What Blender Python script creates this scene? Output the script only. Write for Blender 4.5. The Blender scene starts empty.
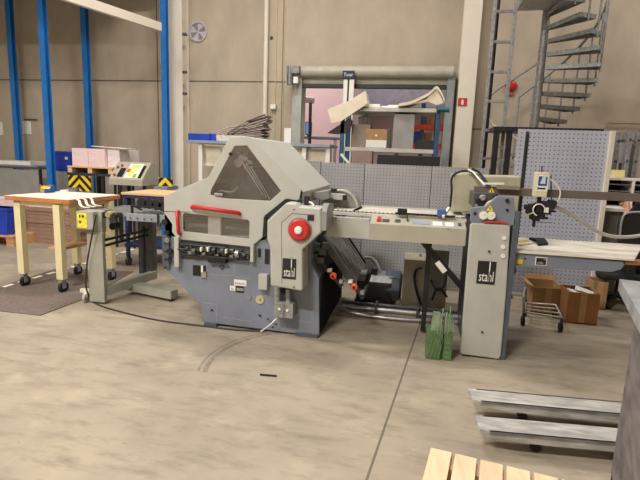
import bpy, bmesh, math, random
from mathutils import Vector, Matrix, Euler
random.seed(7)
PI = math.pi
C = bpy.context.scene.collection
# ---------------- camera solved from the photograph ----------------
F = 481.0; H = 1.55
YAW, PITCH, ROLL = math.radians(11), math.radians(9.75), math.radians(2.15)
FW = Vector((-math.sin(YAW)*math.cos(PITCH), math.cos(YAW)*math.cos(PITCH), -math.sin(PITCH)))
R0 = Vector((math.cos(YAW), math.sin(YAW), 0)); U0 = R0.cross(FW)
RT = math.cos(ROLL)*R0 + math.sin(ROLL)*U0
UP = math.cos(ROLL)*U0 - math.sin(ROLL)*R0
def ray(px, py): return FW + RT*((px-320)/F) - UP*((py-240)/F)
def P(px, py, Y):                 # the point seen at a pixel on the vertical plane y = Y
    d = ray(px, py); t = Y/d.y; return Vector((d.x*t, Y, H+d.z*t))
def G(px, py, Z=0.0):             # the point seen at a pixel on the level plane z = Z
    d = ray(px, py); t = (Z-H)/d.z; return Vector((d.x*t, d.y*t, Z))
cam = bpy.data.cameras.new('camera'); co = bpy.data.objects.new('camera', cam); C.objects.link(co)
m = Matrix((RT, UP, -FW)).transposed().to_4x4(); m.translation = Vector((0, 0, H)); co.matrix_world = m
cam.sensor_width = 36; cam.lens = F/640*36; cam.clip_start = .05; cam.clip_end = 100
bpy.context.scene.camera = co

# ---------------- materials ----------------
def lin(c):
    return tuple(((v/255)/12.92 if v/255 <= .04045 else ((v/255+.055)/1.055)**2.4) for v in c)
def nd(nt, t, **kw):
    n = nt.nodes.new(t)
    for k, v in kw.items(): setattr(n, k, v)
    return n
MATS = {}
def mat(name, rgb, rough=.55, metal=0.0, var=.06, scale=6.0, bump=0.0, spec=.5, stretch=None):
    if name in MATS: return MATS[name]
    M = bpy.data.materials.new(name); M.use_nodes = True; nt = M.node_tree
    b = nt.nodes['Principled BSDF']; c = lin(rgb)
    b.inputs['Roughness'].default_value = rough; b.inputs['Metallic'].default_value = metal
    b.inputs['Specular IOR Level'].default_value = spec
    tc = nd(nt, 'ShaderNodeTexCoord'); mp = nd(nt, 'ShaderNodeMapping'); no = nd(nt, 'ShaderNodeTexNoise')
    if stretch: mp.inputs['Scale'].default_value = stretch
    no.inputs['Scale'].default_value = scale; no.inputs['Detail'].default_value = 5
    nt.links.new(tc.outputs['Object'], mp.inputs[0]); nt.links.new(mp.outputs[0], no.inputs['Vector'])
    rp = nd(nt, 'ShaderNodeValToRGB'); e = rp.color_ramp.elements
    e[0].position = .3; e[1].position = .7
    e[0].color = tuple(v*(1-var*2) for v in c)+(1,); e[1].color = tuple(min(1, v*(1+var*2)) for v in c)+(1,)
    nt.links.new(no.outputs['Fac'], rp.inputs[0]); nt.links.new(rp.outputs[0], b.inputs['Base Color'])
    if bump:
        bp = nd(nt, 'ShaderNodeBump'); bp.inputs['Strength'].default_value = bump; bp.inputs['Distance'].default_value = .01
        nt.links.new(no.outputs['Fac'], bp.inputs['Height']); nt.links.new(bp.outputs[0], b.inputs['Normal'])
    MATS[name] = M; return M
def emit(name, rgb, s):
    M = bpy.data.materials.new(name); M.use_nodes = True; b = M.node_tree.nodes['Principled BSDF']
    b.inputs['Base Color'].default_value = lin(rgb)+(1,); b.inputs['Emission Color'].default_value = lin(rgb)+(1,)
    b.inputs['Emission Strength'].default_value = s; return M
LG = mat('light_grey_paint', (178, 179, 171), .5, var=.03)
LG2 = mat('cream_grey_paint', (170, 166, 150), .55, var=.03)
BG = mat('blue_grey_paint', (122, 129, 142), .5, var=.06, scale=4)
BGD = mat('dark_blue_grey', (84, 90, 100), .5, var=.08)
DK = mat('black_metal', (30, 30, 33), .45, var=.2)
DG = mat('dark_grey_metal', (72, 74, 76), .45, var=.15, scale=20)
ST = mat('bare_steel', (165, 165, 165), .35, .7, var=.12, scale=15)
GV = mat('galvanised_steel', (150, 152, 152), .5, .35, var=.15, scale=25)
RED = mat('red_plastic', (196, 44, 44), .4, var=.04)
ORG = mat('orange_plastic', (230, 90, 40), .4)
WH = mat('white_plastic', (232, 230, 222), .5, var=.03)
PW = mat('white_paint', (226, 218, 202), .5, var=.03, scale=2)
CRM = mat('cream_steel', (224, 212, 168), .5, var=.03)
BLU = mat('blue_steel', (34, 116, 192), .45, var=.05)
TEAL = mat('rack_blue', (36, 78, 112), .45, var=.1)
BPL = mat('blue_plastic', (30, 62, 175), .4, var=.08)
YEL = mat('yellow_label', (235, 205, 40), .5)
PAP = mat('paper', (232, 230, 224), .8, var=.03)
PNK = mat('pink_paper', (232, 208, 208), .85, var=.05, stretch=(1, 1, 14), scale=8)
CAR = mat('cardboard', (166, 130, 88), .85, var=.07, scale=5)
CAR2 = mat('brown_board', (150, 120, 100), .85, var=.14, stretch=(1, 1, 16), scale=7)
WOOD = mat('pine', (222, 186, 138), .7, var=.08, stretch=(12, 1.2, 12), scale=4)
WOODX = mat('pine_x', (196, 152, 108), .7, var=.1, stretch=(1.2, 12, 12), scale=4)
MAPLE = mat('bench_top', (232, 226, 212), .5, var=.04, stretch=(1.5, 10, 1), scale=3)
EDGE = mat('bench_edge', (190, 122, 70), .6, var=.08)
BLK = mat('black_rubber', (24, 24, 25), .7, var=.2)
MAT_ = mat('mat_rubber', (110, 98, 90), .85, var=.1, scale=30, bump=.1)
GRN = mat('green_plastic', (84, 112, 72), .5, var=.12, scale=14)
GRY = mat('grey_board', (150, 150, 146), .7, var=.04)
SKIN = mat('skin', (196, 142, 116), .55)
CLO = mat('black_cloth', (22, 22, 26), .9, var=.2)
BEAM = mat('brown_bar', (104, 94, 86), .55, var=.08)
FORK = mat('worn_grey_paint', (172, 169, 163), .6, var=.16, stretch=(1, 4, 4), scale=7, bump=.2)
BODY = mat('scuffed_grey_paint', (118, 112, 112), .6, var=.18, stretch=(1, 1, 2.5), scale=7)
GL = bpy.data.materials.new('tinted_glass'); GL.use_nodes = True
def mkglass(M, tint, op):
    nt = M.node_tree; nt.nodes.clear(); o = nd(nt, 'ShaderNodeOutputMaterial'); mx = nd(nt, 'ShaderNodeMixShader')
    t = nd(nt, 'ShaderNodeBsdfTransparent'); t.inputs[0].default_value = tint+(1,)
    g = nd(nt, 'ShaderNodeBsdfGlossy'); g.inputs['Roughness'].default_value = .08; g.inputs[0].default_value = (.8, .8, .8, 1)
    mx.inputs[0].default_value = op
    nt.links.new(t.outputs[0], mx.inputs[1]); nt.links.new(g.outputs[0], mx.inputs[2]); nt.links.new(mx.outputs[0], o.inputs[0])
mkglass(GL, (.95, .95, .95), .12)
def striped(name, a, b, scale, ang, duty=.5):           # diagonal two-colour stripes
    M = mat(name, a, .5, var=.02); nt = M.node_tree; bs = nt.nodes['Principled BSDF']
    tc = nd(nt, 'ShaderNodeTexCoord'); sp = nd(nt, 'ShaderNodeSeparateXYZ'); nt.links.new(tc.outputs['Object'], sp.inputs[0])
    m0 = nd(nt, 'ShaderNodeMath', operation='ABSOLUTE'); nt.links.new(sp.outputs[0], m0.inputs[0])
    m1 = nd(nt, 'ShaderNodeMath', operation='MULTIPLY_ADD'); nt.links.new(m0.outputs[0], m1.inputs[0]); m1.inputs[1].default_value = ang; nt.links.new(sp.outputs[2], m1.inputs[2])
    m2 = nd(nt, 'ShaderNodeMath', operation='MULTIPLY'); nt.links.new(m1.outputs[0], m2.inputs[0]); m2.inputs[1].default_value = scale
    m3 = nd(nt, 'ShaderNodeMath', operation='FRACT'); nt.links.new(m2.outputs[0], m3.inputs[0])
    m4 = nd(nt, 'ShaderNodeMath', operation='GREATER_THAN'); nt.links.new(m3.outputs[0], m4.inputs[0]); m4.inputs[1].default_value = duty
    mx = nd(nt, 'ShaderNodeMix', data_type='RGBA'); nt.links.new(m4.outputs[0], mx.inputs[0])
    mx.inputs[6].default_value = lin(a)+(1,); mx.inputs[7].default_value = lin(b)+(1,)
    nt.links.new(mx.outputs[2], bs.inputs['Base Color']); return M
HAZ = striped('hazard_stripes', (232, 200, 40), (24, 24, 24), 6.5, 1.0)
RIB = striped('ribbed_grille', (112, 110, 106), (40, 38, 38), 34, 0.0)
REDW = striped('red_white_sign', (205, 50, 45), (205, 50, 45), 1, 0)
def pegboard(name, rgb, pitch=.062, r=.0105):
    M = mat(name, rgb, .5, .1, var=.05, scale=3); nt = M.node_tree; bs = nt.nodes['Principled BSDF']
    src = bs.inputs['Base Color'].links[0].from_socket
    tc = nd(nt, 'ShaderNodeTexCoord'); sp = nd(nt, 'ShaderNodeSeparateXYZ'); nt.links.new(tc.outputs['Object'], sp.inputs[0])
    ds = []
    for ax in (0, 2):
        a = nd(nt, 'ShaderNodeMath', operation='DIVIDE'); nt.links.new(sp.outputs[ax], a.inputs[0]); a.inputs[1].default_value = pitch
        f = nd(nt, 'ShaderNodeMath', operation='FRACT'); nt.links.new(a.outputs[0], f.inputs[0])
        s = nd(nt, 'ShaderNodeMath', operation='SUBTRACT'); nt.links.new(f.outputs[0], s.inputs[0]); s.inputs[1].default_value = .5
        ab = nd(nt, 'ShaderNodeMath', operation='ABSOLUTE'); nt.links.new(s.outputs[0], ab.inputs[0]); ds.append(ab)
    mxx = nd(nt, 'ShaderNodeMath', operation='MAXIMUM'); nt.links.new(ds[0].outputs[0], mxx.inputs[0]); nt.links.new(ds[1].outputs[0], mxx.inputs[1])
    lt = nd(nt, 'ShaderNodeMath', operation='LESS_THAN'); nt.links.new(mxx.outputs[0], lt.inputs[0]); lt.inputs[1].default_value = r/pitch
    mx = nd(nt, 'ShaderNodeMix', data_type='RGBA'); nt.links.new(lt.outputs[0], mx.inputs[0]); nt.links.new(src, mx.inputs[6]); mx.inputs[7].default_value = (.02, .02, .025, 1)
    nt.links.new(mx.outputs[2], bs.inputs['Base Color']); return M
PEG = pegboard('perforated_steel', (172, 172, 174), .0385, .0046); PEG2 = pegboard('perforated_steel_pale', (186, 190, 206), .046, .006)

# ---------------- mesh builder ----------------
ORIG = {}
class MB:
    def __init__(s): s.v = []; s.f = []; s.mi = []; s.sm = []
    def add(s, vs, fs, mi=0, smooth=False):
        o = len(s.v); s.v += [Vector(v) for v in vs]
        for f in fs: s.f.append([i+o for i in f]); s.mi.append(mi); s.sm.append(smooth)
        return s
    def bm(s, bm, mi=0, smooth=False, M=None):
        bm.verts.ensure_lookup_table()
        for i, v in enumerate(bm.verts): v.index = i
        s.add([(M @ v.co) if M else v.co.copy() for v in bm.verts], [[v.index for v in f.verts] for f in bm.faces], mi, smooth); bm.free(); return s
    def box(s, x0, x1, y0, y1, z0, z1, bev=0.0, mi=0, M=None):
        x0, x1 = sorted((x0, x1)); y0, y1 = sorted((y0, y1)); z0, z1 = sorted((z0, z1))
        b = bmesh.new(); bmesh.ops.create_cube(b, size=1)
        for v in b.verts: v.co = Vector(((x0+x1)/2+v.co.x*(x1-x0), (y0+y1)/2+v.co.y*(y1-y0), (z0+z1)/2+v.co.z*(z1-z0)))
        if bev:
            bev = min(bev, .45*min(x1-x0, y1-y0, z1-z0)); bmesh.ops.bevel(b, geom=b.edges[:], offset=bev, segments=2, affect='EDGES', profile=.6)
        return s.bm(b, mi, False, M)
    def prism(s, pts, d, mi=0):       # pts 3d polygon, extruded by vector d
        n = len(pts); pts = [Vector(p) for p in pts]; d = Vector(d); q = [p+d for p in pts]
        return s.add(pts+q, [list(range(n)), list(range(2*n-1, n-1, -1))]+[[i, i+n, (i+1) % n+n, (i+1) % n][::-1] for i in range(n)], mi)
    def tube(s, pts, r, n=8, mi=0, smooth_path=0, cap=True):
        pts = [Vector(p) for p in pts]
        if smooth_path:
            for _ in range(smooth_path):
                q = [pts[0]]
                for a, b in zip(pts, pts[1:]): q += [a*.75+b*.25, a*.25+b*.75]
                q.append(pts[-1]); pts = q
                if isinstance(r, (list, tuple)): r = [r[0]]+[v for a, b in zip(r, r[1:]) for v in (a*.75+b*.25, a*.25+b*.75)]+[r[-1]]
        rs = r if isinstance(r, (list, tuple)) else [r]*len(pts)
        vs = []; ref = None
        for i, p in enumerate(pts):
            t = (pts[min(i+1, len(pts)-1)]-pts[max(i-1, 0)]).normalized()
            if ref is None: ref = Vector((0, 0, 1)) if abs(t.z) < .9 else Vector((1, 0, 0))
            a = t.cross(ref).normalized(); b = a.cross(t).normalized(); ref = b
            for k in range(n):
                an = 2*PI*k/n; vs.append(p+(a*math.cos(an)+b*math.sin(an))*rs[i])
        fs = [[i*n+k, i*n+(k+1) % n, (i+1)*n+(k+1) % n, (i+1)*n+k] for i in range(len(pts)-1) for k in range(n)]
        s.add(vs, fs, mi, True)
        if cap: s.add(vs, [list(range(n))[::-1], list(range((len(pts)-1)*n, len(pts)*n))], mi)
        return s
    def cyl(s, a, b, r, n=20, mi=0): return s.tube([a, b], r, n, mi)
    def lathe(s, c, axis, prof, n=24, mi=0):   # prof: (distance along axis, radius)
        c = Vector(c); ax = Vector(axis).normalized(); ref = Vector((0, 0, 1)) if abs(ax.z) < .9 else Vector((1, 0, 0))
        a = ax.cross(ref).normalized(); b = a.cross(ax).normalized(); vs = []
        for h, r in prof:
            for k in range(n): an = 2*PI*k/n; vs.append(c+ax*h+(a*math.cos(an)+b*math.sin(an))*max(r, 1e-4))
        s.add(vs, [[i*n+k, i*n+(k+1) % n, (i+1)*n+(k+1) % n, (i+1)*n+k] for i in range(len(prof)-1) for k in range(n)], mi, False)
        return s.add(vs, [list(range(n))[::-1], list(range((len(prof)-1)*n, len(prof)*n))], mi)
    def beam(s, a, b, w, h, mi=0, up=(0, 0, 1)):   # rectangular bar between points
        a, b = Vector(a), Vector(b); t = (b-a).normalized(); u = Vector(up)
        if abs(t.dot(u)) > .98: u = Vector((0, 1, 0))
        sd = t.cross(u).normalized()*w/2; v = sd.cross(t).normalized()*h/2
        return s.prism([a-sd-v, a+sd-v, a+sd+v, a-sd+v], b-a, mi)
    def plate(s, outline, Y0, Y1, holes=(), bev=0.0, mi=0, px=True):   # outline seen at plane Y0, thickness to Y1
        cv = bpy.data.curves.new('tmp', 'CURVE'); cv.dimensions = '2D'; cv.fill_mode = 'BOTH'
        cv.extrude = max(abs(Y1-Y0)/2-bev, 1e-4); cv.bevel_depth = bev; cv.bevel_resolution = 1; cv.offset = -bev
        for L in [outline]+list(holes):
            pp = [P(x, y, Y0) for x, y in L] if px else [Vector((x, 0, z)) for x, z in L]
            sp = cv.splines.new('POLY'); sp.points.add(len(pp)-1); sp.use_cyclic_u = True
            for q, p in zip(sp.points, pp): q.co = (p.x, p.z, 0, 1)
        return s.curve(cv, (Y0+Y1)/2, mi)
    def curve(s, cv, Y, mi=0, dx=0, dz=0):
        o = bpy.data.objects.new('tmp', cv); C.objects.link(o); dg = bpy.context.evaluated_depsgraph_get()
        me = bpy.data.meshes.new_from_object(o.evaluated_get(dg))
        s.add([Vector((v.co.x+dx, Y-v.co.z, v.co.y+dz)) for v in me.vertices], [list(p.vertices) for p in me.polygons], mi)
        bpy.data.objects.remove(o); bpy.data.meshes.remove(me); return s
    def text(s, t, x, z, Y, size, sx=1.0, depth=.001, mi=0, align='CENTER'):
        cv = bpy.data.curves.new('tmp', 'FONT'); cv.body = t; cv.size = size; cv.extrude = depth; cv.align_x = align; cv.resolution_u = 2
        k = len(s.v); s.curve(cv, Y, mi)
        for v in s.v[k:]: v.x = x+v.x*sx; v.z += z
        return s
    def fit(s, k, x0, x1, z0, z1):     # squeeze everything added since vertex k into a rectangle
        xs = [v.x for v in s.v[k:]]; zs = [v.z for v in s.v[k:]]; a, b, c, d = min(xs), max(xs), min(zs), max(zs)
        for v in s.v[k:]: v.x = x0+(v.x-a)/(b-a)*(x1-x0); v.z = z0+(v.z-c)/(d-c)*(z1-z0)
        return s
    def build(s, name, mats, parent=None):
        if not isinstance(mats, (list, tuple)): mats = [mats]
        me = bpy.data.meshes.new(name)
        if parent is None:
            xs = [v.x for v in s.v]; ys = [v.y for v in s.v]; org = Vector(((min(xs)+max(xs))/2, (min(ys)+max(ys))/2, min(v.z for v in s.v)))
        else: org = ORIG[parent.name]
        me.from_pydata([v-org for v in s.v], [], s.f)
        for M in mats: me.materials.append(M)
        me.polygons.foreach_set('material_index', s.mi); me.polygons.foreach_set('use_smooth', s.sm)
        b = bmesh.new(); b.from_mesh(me); bmesh.ops.recalc_face_normals(b, faces=b.faces[:]); b.to_mesh(me); b.free()
        me.update(); o = bpy.data.objects.new(name, me); C.objects.link(o)
        if parent is None: o.location = org
        else: o.parent = parent
        ORIG[o.name] = org; return o
def tag(o, label=None, cat=None, group=None, kind=None):
    for k, v in (('label', label), ('category', cat), ('group', group), ('kind', kind)):
        if v: o[k] = v
    return o
def thing(name, label, cat, loc, group=None):
    o = bpy.data.objects.new(name, None); C.objects.link(o); o.location = loc; o.empty_display_size = .1
    ORIG[o.name] = Vector(loc); return tag(o, label, cat, group)
def recenter(o):          # put a mesh's own origin at its middle
    c = sum((v.co for v in o.data.vertices), Vector())/len(o.data.vertices); o.data.transform(Matrix.Translation(-c)); o.location = o.location+c; ORIG[o.name] = ORIG[o.name]+c; return o
def struct(name, mb, m): return tag(mb.build(name, m), kind='structure')
def copy_tree(o, parent=None, delta=None):
    c = o.copy(); C.objects.link(c); c.parent = parent; ORIG[c.name] = ORIG[o.name]+(delta or Vector())
    if parent is None and delta: c.location = o.location+delta
    for ch in [x for x in o.children]: copy_tree(ch, c, delta)
    return c
def rect(px0, py0, px1, py1, Y):
    a = P(px0, py0, Y); b = P(px1, py1, Y); return min(a.x, b.x), max(a.x, b.x), min(a.z, b.z), max(a.z, b.z)
def slab(mb, px0, py0, px1, py1, Y0, Y1, bev=0, mi=0):   # upright box whose front shows at these pixels
    cx = (px0+px1)/2; cy = (py0+py1)/2; x0 = P(px0, cy, Y0).x; x1 = P(px1, cy, Y0).x; z0 = P(cx, py1, Y0).z; z1 = P(cx, py0, Y0).z
    mb.box(x0, x1, Y0, Y1, z0, z1, bev, mi); return x0, x1, z0, z1
LAMPS = [(-5.2, 2.0, 190), (-2.4, -1.8, 420), (-2.0, 5.6, 170), (4.2, 7.0, 75), (2.6, 5.0, 25), (-6, -1.5, 200)]  # strongest one sits behind the camera, added to fill the machine front
EXPO = 0.42
# ---------------- the hall ----------------
WY = 9.4
def floor_mat():
    M = mat('concrete_floor', (186, 178, 162), .42, var=.0, spec=.35); nt = M.node_tree; b = nt.nodes['Principled BSDF']
    tc = nd(nt, 'ShaderNodeTexCoord'); co_ = tc.outputs['Object']
    def noise(sc, det, rg, lo, hi, st=None):
        n = nd(nt, 'ShaderNodeTexNoise'); n.inputs['Scale'].default_value = sc; n.inputs['Detail'].default_value = det; n.inputs['Roughness'].default_value = rg
        if st:
            mp = nd(nt, 'ShaderNodeMapping'); mp.inputs['Scale'].default_value = st; mp.inputs['Rotation'].default_value = (0, 0, .5); nt.links.new(co_, mp.inputs[0]); nt.links.new(mp.outputs[0], n.inputs['Vector'])
        else: nt.links.new(co_, n.inputs['Vector'])
        r = nd(nt, 'ShaderNodeMapRange'); r.inputs[1].default_value = lo; r.inputs[2].default_value = hi; nt.links.new(n.outputs['Fac'], r.inputs[0]); return r.outputs[0]
    def mix(a, bcol, fac):
        m_ = nd(nt, 'ShaderNodeMix', data_type='RGBA'); nt.links.new(fac, m_.inputs[0])
        if isinstance(a, tuple): m_.inputs[6].default_value = a
        else: nt.links.new(a, m_.inputs[6])
        m_.inputs[7].default_value = bcol; return m_.outputs[2]
    c = mix(lin((170, 159, 139))+(1,), lin((146, 136, 120))+(1,), noise(1.1, 6, .6, .35, .7))
    c = mix(c, lin((184, 173, 150))+(1,), noise(2.6, 6, .65, .55, .8))
    def scale_(sock, k):
        q = nd(nt, 'ShaderNodeMath', operation='MULTIPLY'); nt.links.new(sock, q.inputs[0]); q.inputs[1].default_value = k; return q.outputs[0]
    c = mix(c, lin((116, 107, 94))+(1,), scale_(noise(3.2, 8, .7, .48, .75, (1, 3, 1)), .8))
    c = mix(c, lin((104, 95, 84))+(1,), scale_(noise(14, 3, .5, .7, .74, (1, 4, 1)), .7))
    sp = nd(nt, 'ShaderNodeSeparateXYZ'); nt.links.new(co_, sp.inputs[0])
    def mth(op, a, b_=None, c_=None):
        q = nd(nt, 'ShaderNodeMath', operation=op)
        for i, v in enumerate((a, b_, c_)):
            if v is None: continue
            if isinstance(v, (int, float)): q.inputs[i].default_value = v
            else: nt.links.new(v, q.inputs[i])
        return q.outputs[0]
    x, y = sp.outputs[0], sp.outputs[1]
    # saw-cut joint: a thin dark line running away from the camera
    a, b2 = G(404.5, 369), G(366.6, 480); k = (a.x-b2.x)/(a.y-b2.y)
    d = mth('ABSOLUTE', mth('SUBTRACT', mth('SUBTRACT', x, mth('MULTIPLY', y, k)), a.x-k*a.y))
    c = mix(c, lin((84, 76, 70))+(1,), scale_(mth('LESS_THAN', d, .007), .75))
    # two curved tyre scuffs in front of the folding machine
    p0, p1, p2 = G(205, 372), G(218, 354), G(240, 342)
    def circ(p, q, r):
        ax, ay, bx, by, cx, cy = p.x, p.y, q.x, q.y, r.x, r.y; D = 2*(ax*(by-cy)+bx*(cy-ay)+cx*(ay-by))
        ux = ((ax*ax+ay*ay)*(by-cy)+(bx*bx+by*by)*(cy-ay)+(cx*cx+cy*cy)*(ay-by))/D
        uy = ((ax*ax+ay*ay)*(cx-bx)+(bx*bx+by*by)*(ax-cx)+(cx*cx+cy*cy)*(bx-ax))/D; return ux, uy, math.hypot(ax-ux, ay-uy)
    cx, cy, rr = circ(p0, p1, p2)
    dist = mth('SQRT', mth('ADD', mth('POWER', mth('SUBTRACT', x, cx), 2), mth('POWER', mth('SUBTRACT', y, cy), 2)))
    rng = mth('MULTIPLY', mth('GREATER_THAN', y, p0.y), mth('LESS_THAN', y, p2.y+.25))
    rng = mth('MULTIPLY', rng, mth('LESS_THAN', mth('ABSOLUTE', mth('SUBTRACT', x, p0.x+.05)), .45))
    for off, w in ((0, .018), (.05, .01)):
        for sg in (1,):
            f_ = mth('LESS_THAN', mth('ABSOLUTE', mth('SUBTRACT', dist, rr+off)), w)
            c = mix(c, lin((96, 88, 78))+(1,), scale_(mth('MULTIPLY', mth('MULTIPLY', f_, rng), noise(20, 4, .7, .3, .55)), .62))
    nt.links.new(c, b.inputs['Base Color'])
    r = nd(nt, 'ShaderNodeMapRange'); r.inputs[3].default_value = .38; r.inputs[4].default_value = .62
    nt.links.new(noise(2, 6, .6, .3, .7), r.inputs[0]); nt.links.new(r.outputs[0], b.inputs['Roughness'])
    return M
def wall_mat():
    M = mat('concrete_wall', (190, 176, 152), .85, var=.0, spec=.2); nt = M.node_tree; b = nt.nodes['Principled BSDF']
    tc = nd(nt, 'ShaderNodeTexCoord'); mp = nd(nt, 'ShaderNodeMapping'); mp.inputs['Scale'].default_value = (1.3, 1, .6); nt.links.new(tc.outputs['Object'], mp.inputs[0])
    n = nd(nt, 'ShaderNodeTexNoise'); n.inputs['Scale'].default_value = 1.6; n.inputs['Detail'].default_value = 7; n.inputs['Roughness'].default_value = .65; nt.links.new(mp.outputs[0], n.inputs['Vector'])
    rp = nd(nt, 'ShaderNodeValToRGB'); e = rp.color_ramp.elements; e[0].position = .3; e[1].position = .72
    e[0].color = lin((172, 160, 143))+(1,); e[1].color = lin((194, 182, 163))+(1,)
    nt.links.new(n.outputs['Fac'], rp.inputs[0]); nt.links.new(rp.outputs[0], b.inputs['Base Color']); return M
FL = floor_mat(); WM = wall_mat()
fl = MB().add([(-13, -4, 0), (9, -4, 0), (9, 18, 0), (-13, 18, 0)], [[0, 1, 2, 3]])
o = fl.build('floor', FL); o.data.transform(Matrix.Translation(o.location)); o.location = (0, 0, 0); tag(o, kind='structure')
# back wall with the loading-door opening
dl, dr, dt = P(303, 88, WY).x, P(450, 86, WY).x, P(375, 86, WY).z
jz = P(230, 81.5, WY).z
w = MB().box(-13, dl, WY, WY+.25, 0, 7.2).box(dr, 9, WY, WY+.25, 0, 7.2).box(dl, dr, WY, WY+.25, dt, 7.2)
struct('wall_back', w, WM)
struct('wall_left', MB().box(-13.2, -13, -4, WY, 0, 7.2), WM); struct('wall_right', MB().box(9, 9.2, -4, WY, 0, 7.2), WM)
struct('wall_front', MB().box(-13, 9, -4.2, -4, 0, 7.2), WM)
struct('ceiling', MB().box(-13, 9, -4, 18, 7.2, 7.4), mat('ceiling_panel', (190, 190, 186), .8))
# panel joints: dark recessed strips of sealant
seam = mat('joint_sealant', (104, 96, 84), .8, var=.1)
xr = P(452, 81, WY).x
sj = MB().box(-13, dl-.35, WY-.004, WY+.01, jz-.012, jz+.012)
struct('trim_1', sj, seam)
struct('trim_2', MB().box(P(158, 90, WY).x-.01, P(158, 90, WY).x+.01, WY-.004, WY+.01, 0, 7.2), seam)
struct('trim_3', MB().box(P(283, 50, WY).x-.008, P(283, 50, WY).x+.008, WY-.004, WY+.01, 0, 7.2), seam)
struct('trim_4', MB().box(P(472, 129, WY).x, P(505, 129, WY).x, WY-.004, WY+.01, P(474, 129, WY).z-.012, P(474, 129, WY).z+.012), seam)
# white steel columns on the wall
for i, (px, py, wd) in enumerate(((177, 90, .29), (469, 60, .29))):
    x = P(px, py, 9.15).x
    b = MB().box(x-wd/2, x+wd/2, 9.1, 9.115, 0, 7.2).box(x-wd/2, x+wd/2, 9.375, 9.39, 0, 7.2).box(x-.006, x+.006, 9.115, 9.375, 0, 7.2)
    o = b.build('steel_column', PW)
    tag(o, ('white steel wall column between the blue posts and the round vent', 'white steel wall column with small red and white sign, right of loading door')[i], 'column', kind='structure')
# blue posts
def post(name, px, py, Y, wd, label, top=7.1):
    x = P(px, py, Y).x; b = MB().box(x-wd/2, x+wd/2, Y, Y+.008, 0, top).box(x-wd/2, x+wd/2, Y+wd-.008, Y+wd, 0, top).box(x+wd/2-.012 if wd > .12 else x-.005, x+wd/2 if wd > .12 else x+.005, Y+.008, Y+wd-.008, 0, top)
    t = thing(name, label, 'post', (x, Y, 0), 'blue steel posts'); b.build('shaft', BLU, t)
    MB().box(x-wd, x+wd, Y-.05, Y+wd+.05, 0, .015).build('base_plate', BLU, t)
post('blue_post', 42.6, 60, 7.78, .108, 'bright blue steel post nearest, rising behind the packing bench')
post('blue_post', 10.5, 60, 9.0, .11, 'far blue steel post at the left edge of the photo')
post('blue_post', 84.5, 60, 9.0, .11, 'far blue steel post above the blue bin and pink paper')
post('blue_post', 163.5, 60, 8.8, .11, 'far blue steel post tight against the left white column')
a, b_ = G(60, -6, 3.72), G(160, 27, 3.72); a = b_+(a-b_)*1.6
o = MB().beam(a, b_, .08, .14).build('overhead_beam', PW); tag(o, 'white steel beam running overhead between the blue posts', 'beam')
# unseen mezzanine deck added over the blue posts to shade the left wall
t = thing('shade_deck', 'unseen raised deck added above the blue posts to shade the left wall', 'deck', (-7, 7.6, 4.75))
MB().box(-9.4, -5.1, 5.9, 9.05, 4.8, 4.95).build('floor_plate', mat('deck_grey', (120, 120, 116)), t)
for y in (5.95, 7.9, 8.92): MB().box(-9.4, -5.1, y, y+.12, 4.6, 4.8).build('girder', BLU, t)
# wall bits
def disc(name, px, py, Y, r, m, d=.02): c_ = P(px, py, Y); return MB().lathe(c_, (0, -1, 0), [(0, r), (d*.7, r), (d, r*.85), (d, 0)], 28)
c_ = P(198.5, 32, WY); t = thing('round_vent', 'round grey fan vent high on the concrete wall', 'vent', (c_.x, WY, c_.z))
MB().lathe((c_.x, WY, c_.z), (0, -1, 0), [(0, .19), (.035, .19), (.035, .165), (.012, .165)], 32).build('ring', mat('vent_ring', (186, 182, 186)), t)
MB().lathe((c_.x, WY, c_.z), (0, -1, 0), [(.0, .163), (.008, .163), (.008, 0)], 32).build('opening', mat('vent_dark', (96, 92, 98), .5), t)
bl = MB()
for k in range(4):
    an = k*PI/2+.3; u = Vector((math.cos(an), 0, math.sin(an))); v_ = Vector((-math.sin(an), 0, math.cos(an))); cc = Vector((c_.x, WY-.015, c_.z))
    bl.prism([cc+u*.02, cc+u*.15-v_*.03, cc+u*.15+v_*.07, cc+u*.03+v_*.02], (0, -.006, 0))
bl.build('fan_blade', mat('vent_blade', (128, 122, 128)), t)
x = P(265.5, 50, 9.3).x; o = MB().cyl((x, 9.32, 1.2), (x, 9.32, 7.1), .045, 14).build('wall_pipe', PW); tag(o, 'white vertical pipe on the wall left of the loading door', 'pipe')
for px in (276, 284):
    x = P(px, 50, 9.38).x; o = MB().cyl((x, 9.385, 1.9 if px == 276 else 0), (x, 9.385, 7.1), .009, 6).build('conduit', mat('conduit_yellow', (206, 190, 140))); tag(o, 'thin wall conduit '+('ending at the small white sensor box' if px == 276 else 'running down beside the door motor'), 'conduit')
o = MB().box(P(270, 106, 9.3).x, P(275.5, 106, 9.3).x, 9.3, 9.395, P(272, 109, 9.3).z, P(272, 104, 9.3).z, .01).build('sensor_box', WH); tag(o, 'small white sensor box on the wall below a conduit', 'sensor')
for px, py, l in ((22, 121, 'white sheet of paper pinned to the wall between blue posts'), (-6, 122, 'white paper cut by the left photo edge on wall')):
    a = P(px, py, 9.38); o = MB().box(a.x, a.x+.21, 9.385, 9.395, a.z-.28, a.z).build('wall_notice', PAP); tag(o, l, 'paper')
a = P(36, 119.5, 9.38); o = MB().box(a.x-.3, a.x+.03, 9.37, 9.384, a.z-.015, a.z+.01).build('paper_rail', DG); tag(o, 'small dark rail holding the paper on the wall', 'rail')
def bolt(px, py, Y):
    c_ = P(px, py, Y); return MB().lathe(c_, (0, -1, 0), [(-.02, .035), (.02, .03), (.02, 0)], 12)
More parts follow.
